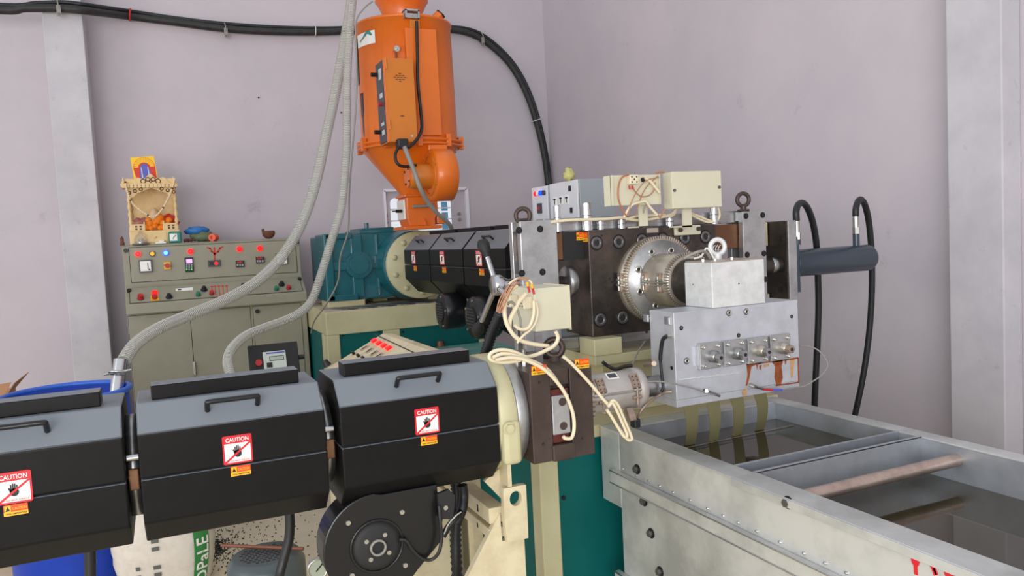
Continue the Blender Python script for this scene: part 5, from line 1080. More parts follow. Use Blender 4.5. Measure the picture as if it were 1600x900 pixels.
for (u, v) in ((996, 733), (1007, 783), (1018, 833), (1032, 893), (1232, 785)):
    q = P(u, v, x=1.4); o = C_(q, q + V((-0.003, 0, 0)), 0.017, n=20).build('washer', 'bolt_dark', tk); C_(q + V((-0.003, 0, 0)), q + V((-0.014, 0, 0)), 0.0115, n=6, smooth=False).build('tank_bolt', 'bolt_grey', o)
# dividing trough and roller
B(1.475, 2.145, 1.785, 1.789, 0.66, TZ_ + 0.002).build('divider_sheet', 'tank_inner', tk); B(1.475, 2.145, 1.700, 1.704, 0.63, TZ_ + 0.002).build('divider_sheet', 'tank_inner', tk); B(1.475, 2.145, 1.704, 1.785, 0.66, 0.664).build('divider_floor', 'tank_inner', tk)
B(1.475, 2.145, 1.700, 1.712, TZ_ - 0.001, TZ_ + 0.003).build('divider_lip', 'tank_inner', tk); B(1.475, 2.145, 1.781, 1.789, TZ_ - 0.001, TZ_ + 0.003).build('divider_lip', 'tank_inner', tk)
ra = P(1270, 772, z=0.757); rb = P(1500, 718, z=0.757); ry = (ra.y + rb.y) / 2
MB().lathe((1.474, ry, 0.757), (1, 0, 0), [(0.019, 0), (0.019, 0.672)], n=28).build('guide_roller', mat('roller', (196, 176, 164), 0.32, 0.7, c2=(160, 140, 128), scale=20, amt=0.7, bump=0.1, bscale=60), tk)
# red finger marks on the near wall
fm = MB(); random.seed(2)
for (u, v, du, dv, r) in ((1430, 876, 1, 22, 0.010), (1452, 873, 10, 26, 0.010), (1484, 893, 4, 12, 0.014), (1456, 880, 8, 18, 0.008), (1500, 901, 3, 10, 0.008)):
    a = P(u, v, x=1.399); b = P(u + du, v + dv, x=1.399)
    fm.prism([V((1.399, a.y + r * math.cos(t), a.z + r * 1.3 * math.sin(t))) for t in [k * PI / 6 for k in range(12)]], (-0.0006, 0, 0)); fm.obox((a + b) / 2, (0.0005, 0, 0), (b - a) / 2, V((0, (b - a).z, -(b - a).y)).normalized() * r * 0.45)
fm.build('red_finger_marks', 'sticker_red', tk)
# water in the two compartments
for (ya, yb, zw, lab) in ((1.79, 2.344, 0.735, 'murky brown water in the tank below the strap die'), (ty0 + 0.011, 1.699, 0.69, 'murky brown water in the long compartment beyond the roller')):
    B(1.475, 2.144, ya, yb, zw - 0.3, zw).build('water', 'water', label=lab, cat='water', kind='stuff')
# extruded strips dropping into the water
for i, (t0, t1, b0, b1, lab) in enumerate((((1062, 641), (1085, 638), (1064, 693), (1079, 690), 'leftmost olive plastic strip dropping from the die'), ((1098, 636), (1120, 633), (1102, 688), (1115, 685), 'second olive plastic strip from the left under the die'),
                                     ((1135, 631), (1156, 628), (1138, 679), (1151, 676), 'third olive plastic strip from the left under the die'), ((1171, 626), (1191, 622), (1173, 670), (1185, 667), 'rightmost olive plastic strip dropping from the die'))):
    a = P(*t0, y=2.13); b = P(*t1, y=2.13); c_ = P(*b0, z=0.737); d = P(*b1, z=0.737); yw = (c_.y + d.y) / 2
    mb = MB(); n_ = 8; pv = []
    for j in range(n_ + 1):
        t = j / n_; y_ = 2.13 + (yw - 2.13) * (t ** 1.3); z_ = 0.922 + (0.70 - 0.922) * t; tt = min(1, t * 1.2) ** 0.7
        xa = a.x + (c_.x - a.x) * tt; xb = b.x + (d.x - b.x) * tt
        pv += [(xa, y_, z_), (xb, y_, z_), (xb, y_ + 0.003, z_), (xa, y_ + 0.003, z_)]
    mb.add(pv, [(4 * j + k, 4 * j + (k + 1) % 4, 4 * j + 4 + (k + 1) % 4, 4 * j + 4 + k) for j in range(n_) for k in range(4)] + [(3, 2, 1, 0), (4 * n_, 4 * n_ + 1, 4 * n_ + 2, 4 * n_ + 3)], False)
    mb.build('plastic_strip', 'strand', label=lab, cat='plastic strip', group='strips dropping from the die')
T_([P(1070, 700, z=0.738), P(1240, 664, z=0.738)], 0.0012, n=6, k=1).build('water_rod', 'heater_copper', label='thin rod lying at the water surface below the strips', cat='rod')
# ------------------------------------------------------------------ side extruder in front
EY, EZ = 2.15, 0.98
C_((-2.6, EY, EZ), (0.93, EY, EZ), 0.07, n=28).build('extruder_barrel', 'steel_dark', label='dark steel barrel showing between the near black covers', cat='barrel')
eo = octo(0.165, 0.168, 0.105, 0.10)
nlab = ['leftmost near black barrel cover cut off by the picture edge', 'near black barrel cover in the middle with caution sticker', 'near black barrel cover beside the cream clamp ring']
rngs = [(-0.57, -0.112), (-0.083, 0.347), (0.384, 0.824)]
for i, ((xa, xb), lab) in enumerate(zip(rngs, nlab)):
    t = thing('barrel_cover', ((xa + xb) / 2, EY, EZ - 0.168), lab, 'barrel cover', 'black covers of the near extruder')
    hi = [(-0.165, 0.002)] + eo[0:4] + [(0.165, 0.002)]; lo = [(-0.165, -0.002), (0.165, -0.002)] + eo[4:8]
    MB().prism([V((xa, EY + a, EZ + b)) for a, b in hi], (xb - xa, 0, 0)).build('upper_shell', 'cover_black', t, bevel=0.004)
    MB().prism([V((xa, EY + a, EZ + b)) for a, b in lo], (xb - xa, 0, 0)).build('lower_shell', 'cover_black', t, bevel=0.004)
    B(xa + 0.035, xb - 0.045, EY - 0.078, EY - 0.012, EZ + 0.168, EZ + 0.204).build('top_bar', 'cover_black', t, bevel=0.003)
    nrm = V((0, -0.063, 0.065)).normalized(); sl2 = V((0, 0.065, 0.063)).normalized()
    cm = V((0, EY - 0.1325, EZ + 0.1365)); hx = (xa + xb) / 2 + (0.0 if i else 0.02); ww = 0.058
    A = [(-ww, 0.0), (-ww, 0.028), (-ww + 0.006, 0.034), (0, 0.034), (ww - 0.006, 0.034), (ww, 0.028), (ww, 0.0)]
    T_([V((hx + a, 0, 0)) + V((0, cm.y, cm.z)) + nrm * h for a, h in A], 0.0065, n=10, k=5).build('handle', 'black_gloss', t)
    if i == 0: cx_, cx2 = P(22, 760, y=1.985).x, P(25, 796, y=1.985).x
    elif i == 1: cx_, cx2 = 0.1335, 0.137
    else: cx_, cx2 = 0.615, 0.617
    sticker(V((cx_, EY - 0.1655, EZ + (0.039 if i else 0.028))), (1, 0, 0), (0, 0, 1), 0.068, 0.07, t)
    hot_label(V((cx2, EY - 0.1655, EZ - (0.014 if i else 0.021))), (1, 0, 0), (0, 0, 1), 0.046, 0.024, t)
# heater rings in the gaps between the covers
for x0, lab in ((-0.112, 'bright steel heater band in the gap left of the middle near cover'), (0.347, 'bright steel heater band in the gap right of the middle near cover')):
    t = thing('gap_band', (x0 + 0.015, EY, EZ - 0.1), lab, 'heater band', 'bands between the near covers')
    MB().lathe((x0 + 0.001, EY, EZ), (1, 0, 0), [(0.08, 0.0), (0.125, 0.0), (0.125, 0.027), (0.08, 0.027)], n=40).build('band', 'steel', t)
    C_((x0 + 0.002, EY - 0.122, EZ + 0.045), (x0 + 0.027, EY - 0.122, EZ + 0.045), 0.008, n=10).build('tie_bolt', 'steel_bright', t)
    B(x0 + 0.003, x0 + 0.026, EY - 0.135, EY - 0.1, EZ - 0.03, EZ + 0.02).build('strap', 'bronze', t, bevel=0.003)
# cream split clamp ring and steel flange
cr_ = thing('clamp_ring', (0.84, EY, EZ - 0.17), 'cream split clamp ring at the end of the near barrel', 'clamp ring')
MB().lathe((0.826, EY, EZ), (1, 0, 0), [(0.09, 0.0), (0.171, 0.0), (0.174, 0.004), (0.174, 0.050), (0.17, 0.054), (0.09, 0.054)], n=56).build('ring', 'cream', cr_)
lg_ = B(0.828, 0.882, EY - 0.186, EY - 0.1, EZ - 0.118, EZ + 0.006).build('lug', 'cream', cr_, bevel=0.014, seg=3)
q = P(795, 669, y=EY - 0.186); MB().hexa(q, NY, 0.013, 0.012).build('lug_bolt', 'cream', lg_); C_(q, q + NY * 0.003, 0.018, n=18).build('washer', 'cream', lg_)
fg = MB().lathe((0.881, EY, EZ), (1, 0, 0), [(0.09, 0.0), (0.164, 0.0), (0.167, 0.004), (0.167, 0.034), (0.164, 0.037), (0.09, 0.037)], n=56).build('steel_flange', 'steel_plate', label='polished steel flange between cream ring and brown block', cat='flange')

# brown steel screen changer of the near extruder
bx = thing('brown_screen_changer', (1.02, 2.13, 0.85), 'brown steel screen changer block at the end of the near extruder', 'screen changer')
b0, b1, by0, by1, bz0, bz1 = 0.918, 1.118, 1.972, 2.33, 0.851, 1.112
gx0, gx1 = 0.982, 1.045
mb = MB(); mb.box(b0, gx0, by0, by1, bz0, bz1).box(gx1, b1, by0, by1, bz0, bz1).box(gx0, gx1, by0 + 0.022, by1, bz0 + 0.0, bz1)
body_ = mb.build('body', 'brown_steel', bx, bevel=0.002)
B(gx0 - 0.004, gx1 + 0.006, by0 - 0.006, by0 + 0.03, bz0 - 0.002, bz0 + 0.045).build('slide_foot', 'brown_steel', bx, bevel=0.004)
B(gx0 + 0.001, gx1 - 0.001, by0 + 0.004, by0 + 0.024, bz1 - 0.045, bz1 - 0.0).build('slide_head', 'brown_steel', bx, bevel=0.003)
B(gx0 + 0.004, gx1 - 0.004, by0 + 0.008, by0 + 0.024, 0.9, 1.055).build('slide_bar', mat('slide_red', (96, 40, 34), 0.5, 0.3), bx)
sp_ = B(gx0 + 0.002, gx1 - 0.004, by0 + 0.0, by0 + 0.012, 0.925, 1.038).build('slide_plate', 'steel_plate', bx, bevel=0.002)
for z_ in (0.948, 1.018): C_((gx0 + 0.036, by0 + 0.001, z_), (gx0 + 0.036, by0 - 0.001, z_), 0.012, n=20).build('plate_pin', 'brown_steel', sp_)
for (u, v) in ((843, 597.5), (904, 588), (849, 694), (910, 685)): q = P(u, v, y=by0); C_(q + V((0, 0.001, 0)), q + NY * 0.002, 0.0042, n=8).build('screw_hole', 'black_matte', body_)
c_ = P(842, 578, y=by0); hot_label(c_, (1, 0, 0), (0, 0, 1), 0.048, 0.026, body_); c_ = P(909, 568, y=by0); hot_label(c_, (1, 0, 0), (0, 0, 1), 0.047, 0.028, body_)
MB().lathe((b1, EY, EZ), (1, 0, 0), [(0.112, 0.0), (0.112, 0.045), (0.104, 0.05), (0.001, 0.05)], n=56).build('exit_flange', 'heater_band', bx)
kn = MB()
for k in range(48):
    a = 2 * PI * k / 48; kn.obox((b1 + 0.04, EY + 0.112 * math.cos(a), EZ + 0.112 * math.sin(a)), (0.005, 0, 0), (0, 0.003 * math.cos(a), 0.003 * math.sin(a)), (0, -0.004 * math.sin(a), 0.004 * math.cos(a)))
kn.build('flange_teeth', 'heater_band', bx, kind='stuff')
q = P(866, 548, y=2.12); eye = MB().torus((q.x, 2.12, bz1 + 0.04), (0.55, 1, 0), 0.026, 0.0095, n=26, m=10).build('lifting_eye', 'brown_steel', bx); C_((q.x, 2.12, bz1), (q.x, 2.12, bz1 + 0.016), 0.02, 0.014, n=14).build('eye_base', 'brown_steel', eye)
q = P(853, 560, z=bz1); C_((q.x, q.y, bz1), (q.x, q.y, bz1 + 0.012), 0.01, n=12).build('top_bolt', 'bolt_dark', bx)
B(1.12, 1.21, 2.34, 2.43, 1.09, 1.10).build('rear_shelf', 'brown_steel', bx)

# heater band and melt pipe to the die
mp = thing('melt_pipe', (1.3, EY, 0.92), 'grey melt pipe with clamped heater band feeding the die', 'melt pipe')
MB().lathe((1.168, EY, 0.985), (1, 0, 0), [(0.055, 0.0), (0.062, 0.004), (0.062, 0.19), (0.06, 0.196), (0.066, 0.198), (0.066, 0.222), (0.06, 0.226), (0.035, 0.226)], n=44).build('heater_band', mat('band_grey', (182, 176, 172), 0.5, 0.3, c2=(164, 154, 146), scale=10, amt=0.7), mp)
C_((1.39, EY, 0.982), (1.478, EY, 0.982), 0.034, n=28).build('pipe', 'steel', mp)
q = P(960, 588, y=EY - 0.045); lb = MB().obox((q.x, EY - 0.030, 0.985 + 0.056), (0.02, 0, 0), (0, 0.012, 0.0075), (0, -0.0005, 0.0009)).build('band_label', 'sticker_white', mp); MB().obox((q.x, EY - 0.0305, 0.985 + 0.0572), (0.015, 0, 0), (0, 0.008, 0.005), (0, -0.0003, 0.0006)).build('label_print', 'panel_grey', lb)
for (x_, n_) in ((1.185, 2), (1.345, 1)):
    for j in range(n_):
        xx = x_ + 0.035 * j
        o = MB().obox((xx, EY - 0.053, 0.985 + 0.035), (0.014, 0, 0), (0, 0.012, 0.02), (0, -0.003, 0.0018)).build('band_plate', 'heater_copper', mp)
        for a_ in (-0.007, 0.007):
            for b_ in (-0.012, 0.0, 0.012): q = V((xx + a_, EY - 0.0555 + b_ * 0.5, 0.985 + 0.037 + b_)); C_(q, q + V((0, -0.0018, 0.001)), 0.0022, n=8).build('rivet', 'brown_steel', o)
        C_((xx, EY - 0.066, 0.985 - 0.04), (xx, EY - 0.066, 0.985 + 0.02), 0.004, n=10).build('band_screw', 'heater_copper', mp)
        C_((xx - 0.014, EY - 0.064, 0.985 + 0.008), (xx + 0.014, EY - 0.064, 0.985 + 0.008), 0.006, n=10).build('lug_bar', 'bolt_zinc', mp); C_((xx - 0.016, EY - 0.064, 0.985 - 0.016), (xx + 0.014, EY - 0.064, 0.985 - 0.016), 0.006, n=10).build('lug_bar', 'heater_copper', mp)
C_((1.17, EY - 0.06, 0.985 + 0.005), (1.36, EY - 0.06, 0.985 + 0.005), 0.005, n=10).build('band_rod', 'wire_grey', mp)
q = P(985, 648, y=2.1); MB().obox((q.x, 2.1, q.z), (0.012, 0, 0), (0, 0.01, 0.018), (0, -0.008, 0.004)).build('lower_plate', 'heater_copper', mp); B(q.x + 0.008, q.x + 0.032, 2.09, 2.12, q.z - 0.045, q.z - 0.015).build('lower_plug', 'rubber', mp, bevel=0.005)

# terminal box over the brown block with its loose leads
tx = thing('terminal_box', (1.04, 2.16, 1.21), 'cream terminal box with loose wires above the brown block', 'terminal box')
B(0.992, 1.108, 2.07, 2.235, 1.214, 1.342).build('case', 'cream_box', tx, bevel=0.002); B(1.106, 1.110, 2.066, 2.238, 1.210, 1.345).build('lid', 'cream_box', tx, bevel=0.001)
B(1.012, 1.036, 2.12, 2.128, bz1, 1.216).build('post', 'steel', tx)
for (y_, z_) in ((2.1, 1.30), (2.2, 1.30)):
    o = B(0.962, 0.992, y_ - 0.016, y_ + 0.018, z_ - 0.018, z_ + 0.018).build('terminal_block', 'porcelain', tx, bevel=0.003)
    for (a_, b_) in ((-0.5, 0.5), (0.5, 0.5), (0, 0), (-0.5, -0.5), (0.5, -0.5)): q = V((0.962, y_ + a_ * 0.016, z_ + b_ * 0.018)); C_(q + V((0.001, 0, 0)), q + V((-0.001, 0, 0)), 0.003, n=8).build('terminal_hole', 'bolt_dark', o)
def wires(specs, name='wire'):
    for m, r, y, pts, lab in specs: T_([P(u, v, y=y if not isinstance(y, tuple) else y[0] + (y[1] - y[0]) * i / (len(pts) - 1)) for i, (u, v) in enumerate(pts)], r, n=8, k=6).build(name, m, label=lab, cat='wire')
wires([
 ('wire_cream', 0.0065, 2.05, [(808, 446), (798, 455), (789, 475), (790, 500), (800, 520), (812, 531), (830, 537), (857, 541)], 'thick cream cable sweeping down left of the near terminal box'),
 ('wire_cream', 0.007, 2.06, [(822, 459), (812, 470), (804, 485), (797, 500), (796, 515)], 'cream cable dropping from the near porcelain block'),
 ('wire_cream', 0.005, 2.04, [(834, 470), (834, 490), (829, 507), (822, 514), (812, 514), (804, 508)], 'cream cable hooking under the near porcelain block'),
 ('wire_cream', 0.004, 2.045, [(838, 472), (840, 490), (836, 505), (828, 516), (818, 524), (808, 536)], 'thin cream cable beside the terminal box corner'),
 ('wire_copper', 0.0022, 2.03, [(778, 488), (783, 472), (792, 452), (800, 440), (808, 436), (818, 437)], 'copper strand fanning out of the black conduit'),
 ('wire_copper', 0.0022, 2.025, [(780, 490), (787, 470), (797, 450), (806, 438), (816, 434), (826, 437)], 'second copper strand arching over the terminal box'),
 ('wire_orange', 0.0022, 2.02, [(783, 489), (790, 472), (798, 455), (805, 445), (812, 441)], 'orange brown strand out of the black conduit'),
 ('wire_copper', 0.0022, 2.035, [(776, 487), (780, 470), (788, 455), (798, 443), (805, 435)], 'leftmost copper strand out of the black conduit'),
 ('wire_cream', 0.003, 2.03, [(795, 444), (806, 436), (820, 435), (830, 441), (833, 452)], 'thin cream lead arching to the red sleeves'),
 ('wire_grey', 0.004, 2.06, [(790, 476), (800, 472), (808, 483), (813, 500), (815, 520), (816, 534)], 'grey lead looping down to the connector plugs'),
 ('wire_cream', 0.006, 2.03, [(868, 518), (872, 528), (866, 540), (850, 549), (836, 555), (822, 558)], 'cream cable dropping from the box past the lifting eye')])
for (u, v) in ((825, 447), (832, 450)): a = P(u, v, y=2.03); T_([a, a + V((0.004, 0.0, -0.018))], 0.0038, n=8, k=1).build('ferrule_sleeve', 'wire_red', tx); T_([a + V((-0.003, 0, 0.012)), a], 0.0042, n=8, k=1).build('ferrule_cap', 'sticker_yellow', tx)
for (u, v, lab) in ((806, 542, 'grey steel connector plug on the brown block'), (818, 547, 'bright connector plug beside the grey one on the brown block')):
    q = P(u, v, y=2.1); t = thing('connector_plug', (q.x, 2.1, bz1), lab, 'connector'); C_((q.x, 2.1, bz1), (q.x, 2.1, bz1 + 0.018), 0.009, n=6, smooth=False).build('nut', 'bolt_zinc', t); C_((q.x, 2.1, bz1 + 0.018), (q.x, 2.1, bz1 + 0.05), 0.0075, n=12).build('sleeve', 'steel', t)
# coil of cream cables on top and the strands hanging over the front
wires([
 ('wire_cream', 0.0055, 1.99, [(822, 558), (800, 549), (780, 547), (766, 553), (767, 562), (785, 566), (808, 564), (818, 560)], 'coil of cream cable lying on the near steel flange'),
 ('wire_cream', 0.0055, 1.98, [(770, 559), (784, 553), (803, 555), (822, 561), (840, 568), (856, 578), (868, 592), (874, 603)], 'cream cable from the coil crossing the block corner'),
 ('wire_cream', 0.0055, 1.965, [(775, 563), (795, 559), (815, 561), (832, 567), (850, 577), (866, 592), (880, 610), (890, 630), (896, 650), (897, 670), (893, 684), (884, 685), (880, 682)], 'cream cable hanging down the middle of the brown block'),
 ('wire_cream', 0.005, 1.96, [(880, 557), (893, 568), (912, 588), (928, 606), (940, 621), (952, 634)], 'cream cable slanting over the right of the brown block'),
 ('wire_cream', 0.005, 1.955, [(952, 634), (958, 626), (966, 634), (975, 655), (984, 676), (987, 686), (980, 686), (966, 668), (955, 650), (948, 640)], 'looped cream cable end hanging at the tank corner'),
 ('wire_cream', 0.0045, 1.95, [(950, 636), (957, 630), (963, 640), (972, 660), (980, 680), (975, 682), (962, 662), (952, 645)], 'second cream loop hanging at the tank corner')])
# black corrugated conduit behind
cc = T_([P(752, 572, y=2.45), P(760, 548, y=2.42), P(769, 520, y=2.40), P(782, 490, y=2.37)], 0.019, n=10, k=12, rf=lambda i, m: 0.0205 if i % 2 else 0.0155); cc.build('corrugated_conduit', 'rubber', label='black corrugated conduit with copper strands left of the terminal box', cat='conduit')

# blower below the near barrel
nb = thing('barrel_blower', (0.6, 2.1, 0.55), 'black centrifugal blower hanging under the near barrel cover', 'blower')
FY = 2.02
cf = P(589, 853, y=FY); R_ = 0.142
sh = [V((cf.x + R_ * math.cos(a), FY, cf.z + R_ * math.sin(a))) for a in [PI * 0.5 + k * PI * 1.28 / 30 for k in range(31)]]
out_ = [P(688, 848, y=FY), P(694, 800, y=FY), P(684, 768, y=FY), V((P(684, 768, y=FY).x, FY, 0.83)), V((cf.x + 0.02, FY, 0.83))]
MB().prism(sh + out_, (0, 0.10, 0)).build('scroll_housing', 'black_gloss', nb, bevel=0.004)
MB().torus((cf.x, FY - 0.001, cf.z), (0, 1, 0), 0.07, 0.004, n=40, m=8).build('intake_ring', 'black_gloss', nb)
MB().lathe((cf.x, FY, cf.z), (0, -1, 0), [(0.066, -0.004), (0.062, 0.004), (0.05, 0.008), (0.001, 0.008)], n=36).build('motor_boss', 'black_matte', nb)
MB().lathe((cf.x, FY - 0.008, cf.z), (0, -1, 0), [(0.017, 0.0), (0.022, 0.0), (0.022, 0.01), (0.017, 0.01)], n=28, closed=True).build('shaft_ring', 'wire_grey', nb)
for k in range(4):
    a = 0.95 + k * PI / 2; q = V((cf.x + 0.036 * math.cos(a), FY - 0.008, cf.z + 0.036 * math.sin(a))); C_(q, q + NY * 0.004, 0.006, n=12).build('boss_screw', 'bolt_zinc', nb)
for (u, v) in ((544, 817), (628, 800), (633, 883), (550, 899)): q = P(u, v, y=FY); C_(q, q + NY * 0.004, 0.0065, n=12).build('housing_screw', 'bolt_zinc', nb)
a = P(676, 768, y=FY - 0.02); b = P(712, 826, y=FY - 0.02); br_ = MB().prism([P(684, 772, y=FY - 0.02), P(702, 765, y=FY - 0.02), P(711, 775, y=FY - 0.02), P(709, 800, y=FY - 0.02), P(706, 811, y=FY - 0.02), P(687, 811, y=FY - 0.02)], (0, 0.012, 0)).build('side_bracket', 'black_matte', nb)
q = P(696, 793, y=FY - 0.02); C_(q, q + NY * 0.004, 0.0065, n=12).build('bracket_screw', 'bolt_zinc', nb)
T_([P(624, 843, y=FY - 0.012), P(635, 845, y=FY - 0.015), P(645, 860, y=FY - 0.015), P(660, 873, y=FY - 0.015), P(675, 874, y=FY - 0.02), P(686, 862, y=FY - 0.03), P(690, 840, y=FY - 0.03), P(688, 815, y=FY - 0.03), P(686, 790, y=FY - 0.025)], 0.0048, n=8).build('motor_lead', 'rubber', label='black lead looping from the near blower motor', cat='cable')
T_([P(692, 838, y=2.1), P(700, 824, y=2.1), P(710, 812, y=2.1), P(720, 800, y=2.12)], 0.010, n=8).build('lead_bundle', 'rubber', label='short black sleeved bundle right of the near blower', cat='cable')
T_([P(694, 834, y=2.09), P(700, 820, y=2.085), P(712, 806, y=2.085), P(720, 800, y=2.1)], 0.0022, n=6).build('white_lead', 'white_plastic', label='thin white lead beside the sleeved bundle', cat='wire')
T_([P(712, 752, y=2.16), P(714, 790, y=2.16), P(712, 840, y=2.16), P(714, 900, y=2.16), P(716, 990, y=2.2)], 0.017, n=10, k=13, rf=lambda i, m: 0.0185 if i % 2 else 0.0135).build('corrugated_conduit', 'rubber', label='black corrugated conduit hanging right of the near blower', cat='conduit')
T_([P(722, 758, y=2.14), P(724, 775, y=2.14), P(722, 795, y=2.13), P(714, 815, y=2.13)], 0.016, n=8).build('rubber_pipe', 'rubber', label='smooth black pipe curving below the near cover', cat='pipe')
T_([P(452, 796, y=2.2), P(453, 820, y=2.2), P(451, 845, y=2.2), P(443, 875, y=2.2), P(436, 905, y=2.2), P(430, 960, y=2.25)], 0.0135, n=10).build('drain_hose', 'rubber', label='black hose hanging from the middle near cover', cat='hose')
T_([P(140, 850, y=2.2), P(141, 880, y=2.2), P(141, 930, y=2.2)], 0.014, n=10).build('drain_hose', 'rubber', label='black hose hanging below the leftmost near cover', cat='hose')

# cream support trolley of the near extruder
sp = thing('extruder_support', (0.85, 2.2, 0), 'worn cream steel support frame under the near clamp ring', 'machine stand')
F2 = 2.0
lugz0, lugz1 = P(806, 845, y=F2).z, P(806, 760, y=F2).z; lx0, lx1 = P(788, 800, y=F2).x, P(824, 800, y=F2).x
hc_ = P(806, 779, y=F2); hr = 0.019
lm = MB(); n_ = 24; inn = [V((hc_.x + hr * math.cos(2 * PI * k / n_), F2, hc_.z + hr * 1.15 * math.sin(2 * PI * k / n_))) for k in range(n_)]
outp = []
for k in range(n_):
    a = 2 * PI * k / n_; c, s = math.cos(a), math.sin(a); k1 = min(((lx1 - hc_.x) if c > 0 else (hc_.x - lx0)) / max(abs(c), 1e-6), ((lugz1 - hc_.z) if s > 0 else (hc_.z - lugz0)) / max(abs(s), 1e-6)); outp.append(V((hc_.x + c * k1, F2, hc_.z + s * k1)))
outp[15 if False else 0] = outp[0]
allv = inn + outp + [p + V((0, 0.02, 0)) for p in inn] + [p + V((0, 0.02, 0)) for p in outp]
fs = []
for k in range(n_):
    k2 = (k + 1) % n_; fs += [(k, k2, n_ + k2, n_ + k), (2 * n_ + k, 3 * n_ + k, 3 * n_ + k2, 2 * n_ + k2), (k, 2 * n_ + k, 2 * n_ + k2, k2), (n_ + k, n_ + k2, 3 * n_ + k2, 3 * n_ + k)]
lm.add(allv, fs); lm.build('lifting_lug', 'cream_worn', sp)
B(P(793, 740, y=F2).x, P(799, 740, y=F2).x, F2 + 0.0, F2 + 0.2, lugz1 + 0.002, EZ - 0.12).build('saddle_web', 'cream_worn', sp)
MB().prism([P(781, 732, y=2.06), P(792, 728, y=2.06), P(794, 790, y=2.06), P(757, 752, y=2.06)], (0, 0.012, 0)).build('saddle_plate', 'cream_worn', sp)
gx = P(788, 845, y=F2 + 0.02)
MB().prism([V((lx0 - 0.005, F2 + 0.022, lugz0 + 0.08)), V((lx0 - 0.002, F2 + 0.022, lugz0 - 0.002)), V((lx1 - 0.004, F2 + 0.022, lugz0 - 0.002)), V((lx1 - 0.004, F2 + 0.022, 0.06)), V((P(700, 960, y=F2).x, F2 + 0.022, 0.06)), V((P(700, 960, y=F2).x, F2 + 0.022, P(752, 900, y=F2).z - 0.11))], (0, 0.02, 0)).build('gusset_plate', 'cream_worn', sp)
for (u, v, hgt) in ((789, 790, 0.046), (789, 822, 0.03)):
    q = P(u, v, y=F2 + 0.03); rx0 = q.x - 0.05
    rl = B(rx0, q.x + 0.0, F2 + 0.03, 2.62, q.z - hgt, q.z).build('side_rail', 'cream_worn', sp, bevel=0.003)
    for y_ in (2.12, 2.3): B(rx0 - 0.001, rx0 + 0.001, y_ - 0.005, y_ + 0.005, q.z - hgt * 0.75, q.z - hgt * 0.3).build('rail_slot', 'bolt_dark', rl)
q = P(738, 800, y=2.45); q2 = P(753, 800, y=2.45); B(q.x, q2.x, 2.45, 2.50, 0, 0.72).build('rear_post', 'cream_worn', sp)
B(q.x, q2.x + 0.02, F2 + 0.05, 2.62, 0.16, 0.2).build('lower_rail', 'cream_worn', sp); B(lx0 - 0.02, lx1, F2 + 0.04, F2 + 0.1, 0, 0.1).build('front_foot', 'cream_worn', sp)
B(-1.2, -1.1, 2.1, 2.2, 0, EZ - 0.07).build('tail_post', 'cream_worn', sp)

# ------------------------------------------------------------------ clear hoses, drum and floor things
def hose(pts, r, lab):
    c = catmull(pts, 10); L = sum((b - a).length for a, b in zip(c, c[1:])); n_ = int(L / 0.011); ev = []
    acc = [0]
    for a, b in zip(c, c[1:]): acc.append(acc[-1] + (b - a).length)
    j = 0
    for i in range(n_ + 1):
        s_ = L * i / n_
        while j < len(acc) - 2 and acc[j + 1] < s_: j += 1
        f_ = (s_ - acc[j]) / max(1e-9, acc[j + 1] - acc[j]); ev.append(c[j].lerp(c[j + 1], min(1, f_)))
    t = thing('suction_hose', V(ev[-1]), lab, 'hose', 'clear suction hoses')
    MB().tube(ev, r, n=14, k=1).build('clear_wall', 'hose_clear', t)
    sp_ = MB(); u = None; helix = []
    for i in range(len(ev) - 1):
        t_ = (ev[i + 1] - ev[i]).normalized()
        if u is None: u, _ = perp(t_)
        u = (u - t_ * u.dot(t_)).normalized(); w_ = t_.cross(u)
        for k in range(8): a = 2 * PI * k / 8; helix.append(ev[i].lerp(ev[i + 1], k / 8) + (u * math.cos(a) + w_ * math.sin(a)) * (r + 0.0006))
    sp_.tube(helix, 0.0021, n=4, k=1); sp_.build('spiral_rib', 'hose_rib', t)
    return t
h1 = [V((1.55, 5.6, 4.6)), P(553, -60, y=5.3), P(549, 0, y=5.25), P(543, 40, y=5.2), P(534, 90, y=5.17), P(524, 145, y=5.14), P(511, 205, y=5.1), P(492, 290, y=5.05), P(467, 358, y=5.0), P(435, 408, y=4.95), P(395, 445, y=4.85), P(345, 472, y=4.75), P(290, 495, y=4.65), P(245, 515, y=4.5), P(212, 538, y=4.4), P(193, 565, y=4.3)]
hose(h1, 0.032, 'clear ribbed suction hose sweeping down into the blue drum')
h2 = [V((1.5, 5.4, 4.6)), P(556, -60, y=5.1), P(551, 0, y=5.08), P(547, 45, y=5.06), P(543, 110, y=5.04), P(542, 180, y=5.02), P(541, 240, y=5.0), P(534, 320, y=4.95), P(519, 372, y=4.9), P(503, 425, y=4.85), P(488, 468, y=4.8), P(470, 488, y=4.75), P(445, 501, y=4.7), P(415, 512, y=4.6), P(386, 524, y=4.5), P(365, 542, y=4.4), P(356, 562, y=4.3), P(361, 588, y=4.2), P(372, 640, y=4.15), P(380, 730, y=4.1)]
hose(h2, 0.025, 'clear ribbed suction hose dropping straight behind the near covers')
T_([P(582, 2, y=5.0), P(568, 14, y=5.0), P(556, 36, y=5.0), P(557, 90, y=5.0), P(557, 150, y=5.0), P(552, 220, y=5.0), P(546, 300, y=5.0), P(544, 360, y=5.05), P(532, 400, y=5.1), P(528, 440, y=5.15), P(510, 475, y=5.2), P(492, 500, y=5.4), P(486, 520, y=5.6)], 0.0055, n=6).build('hanging_wire', 'wire_grey', label='thin grey wire hanging beside the hopper down to the base', cat='wire')
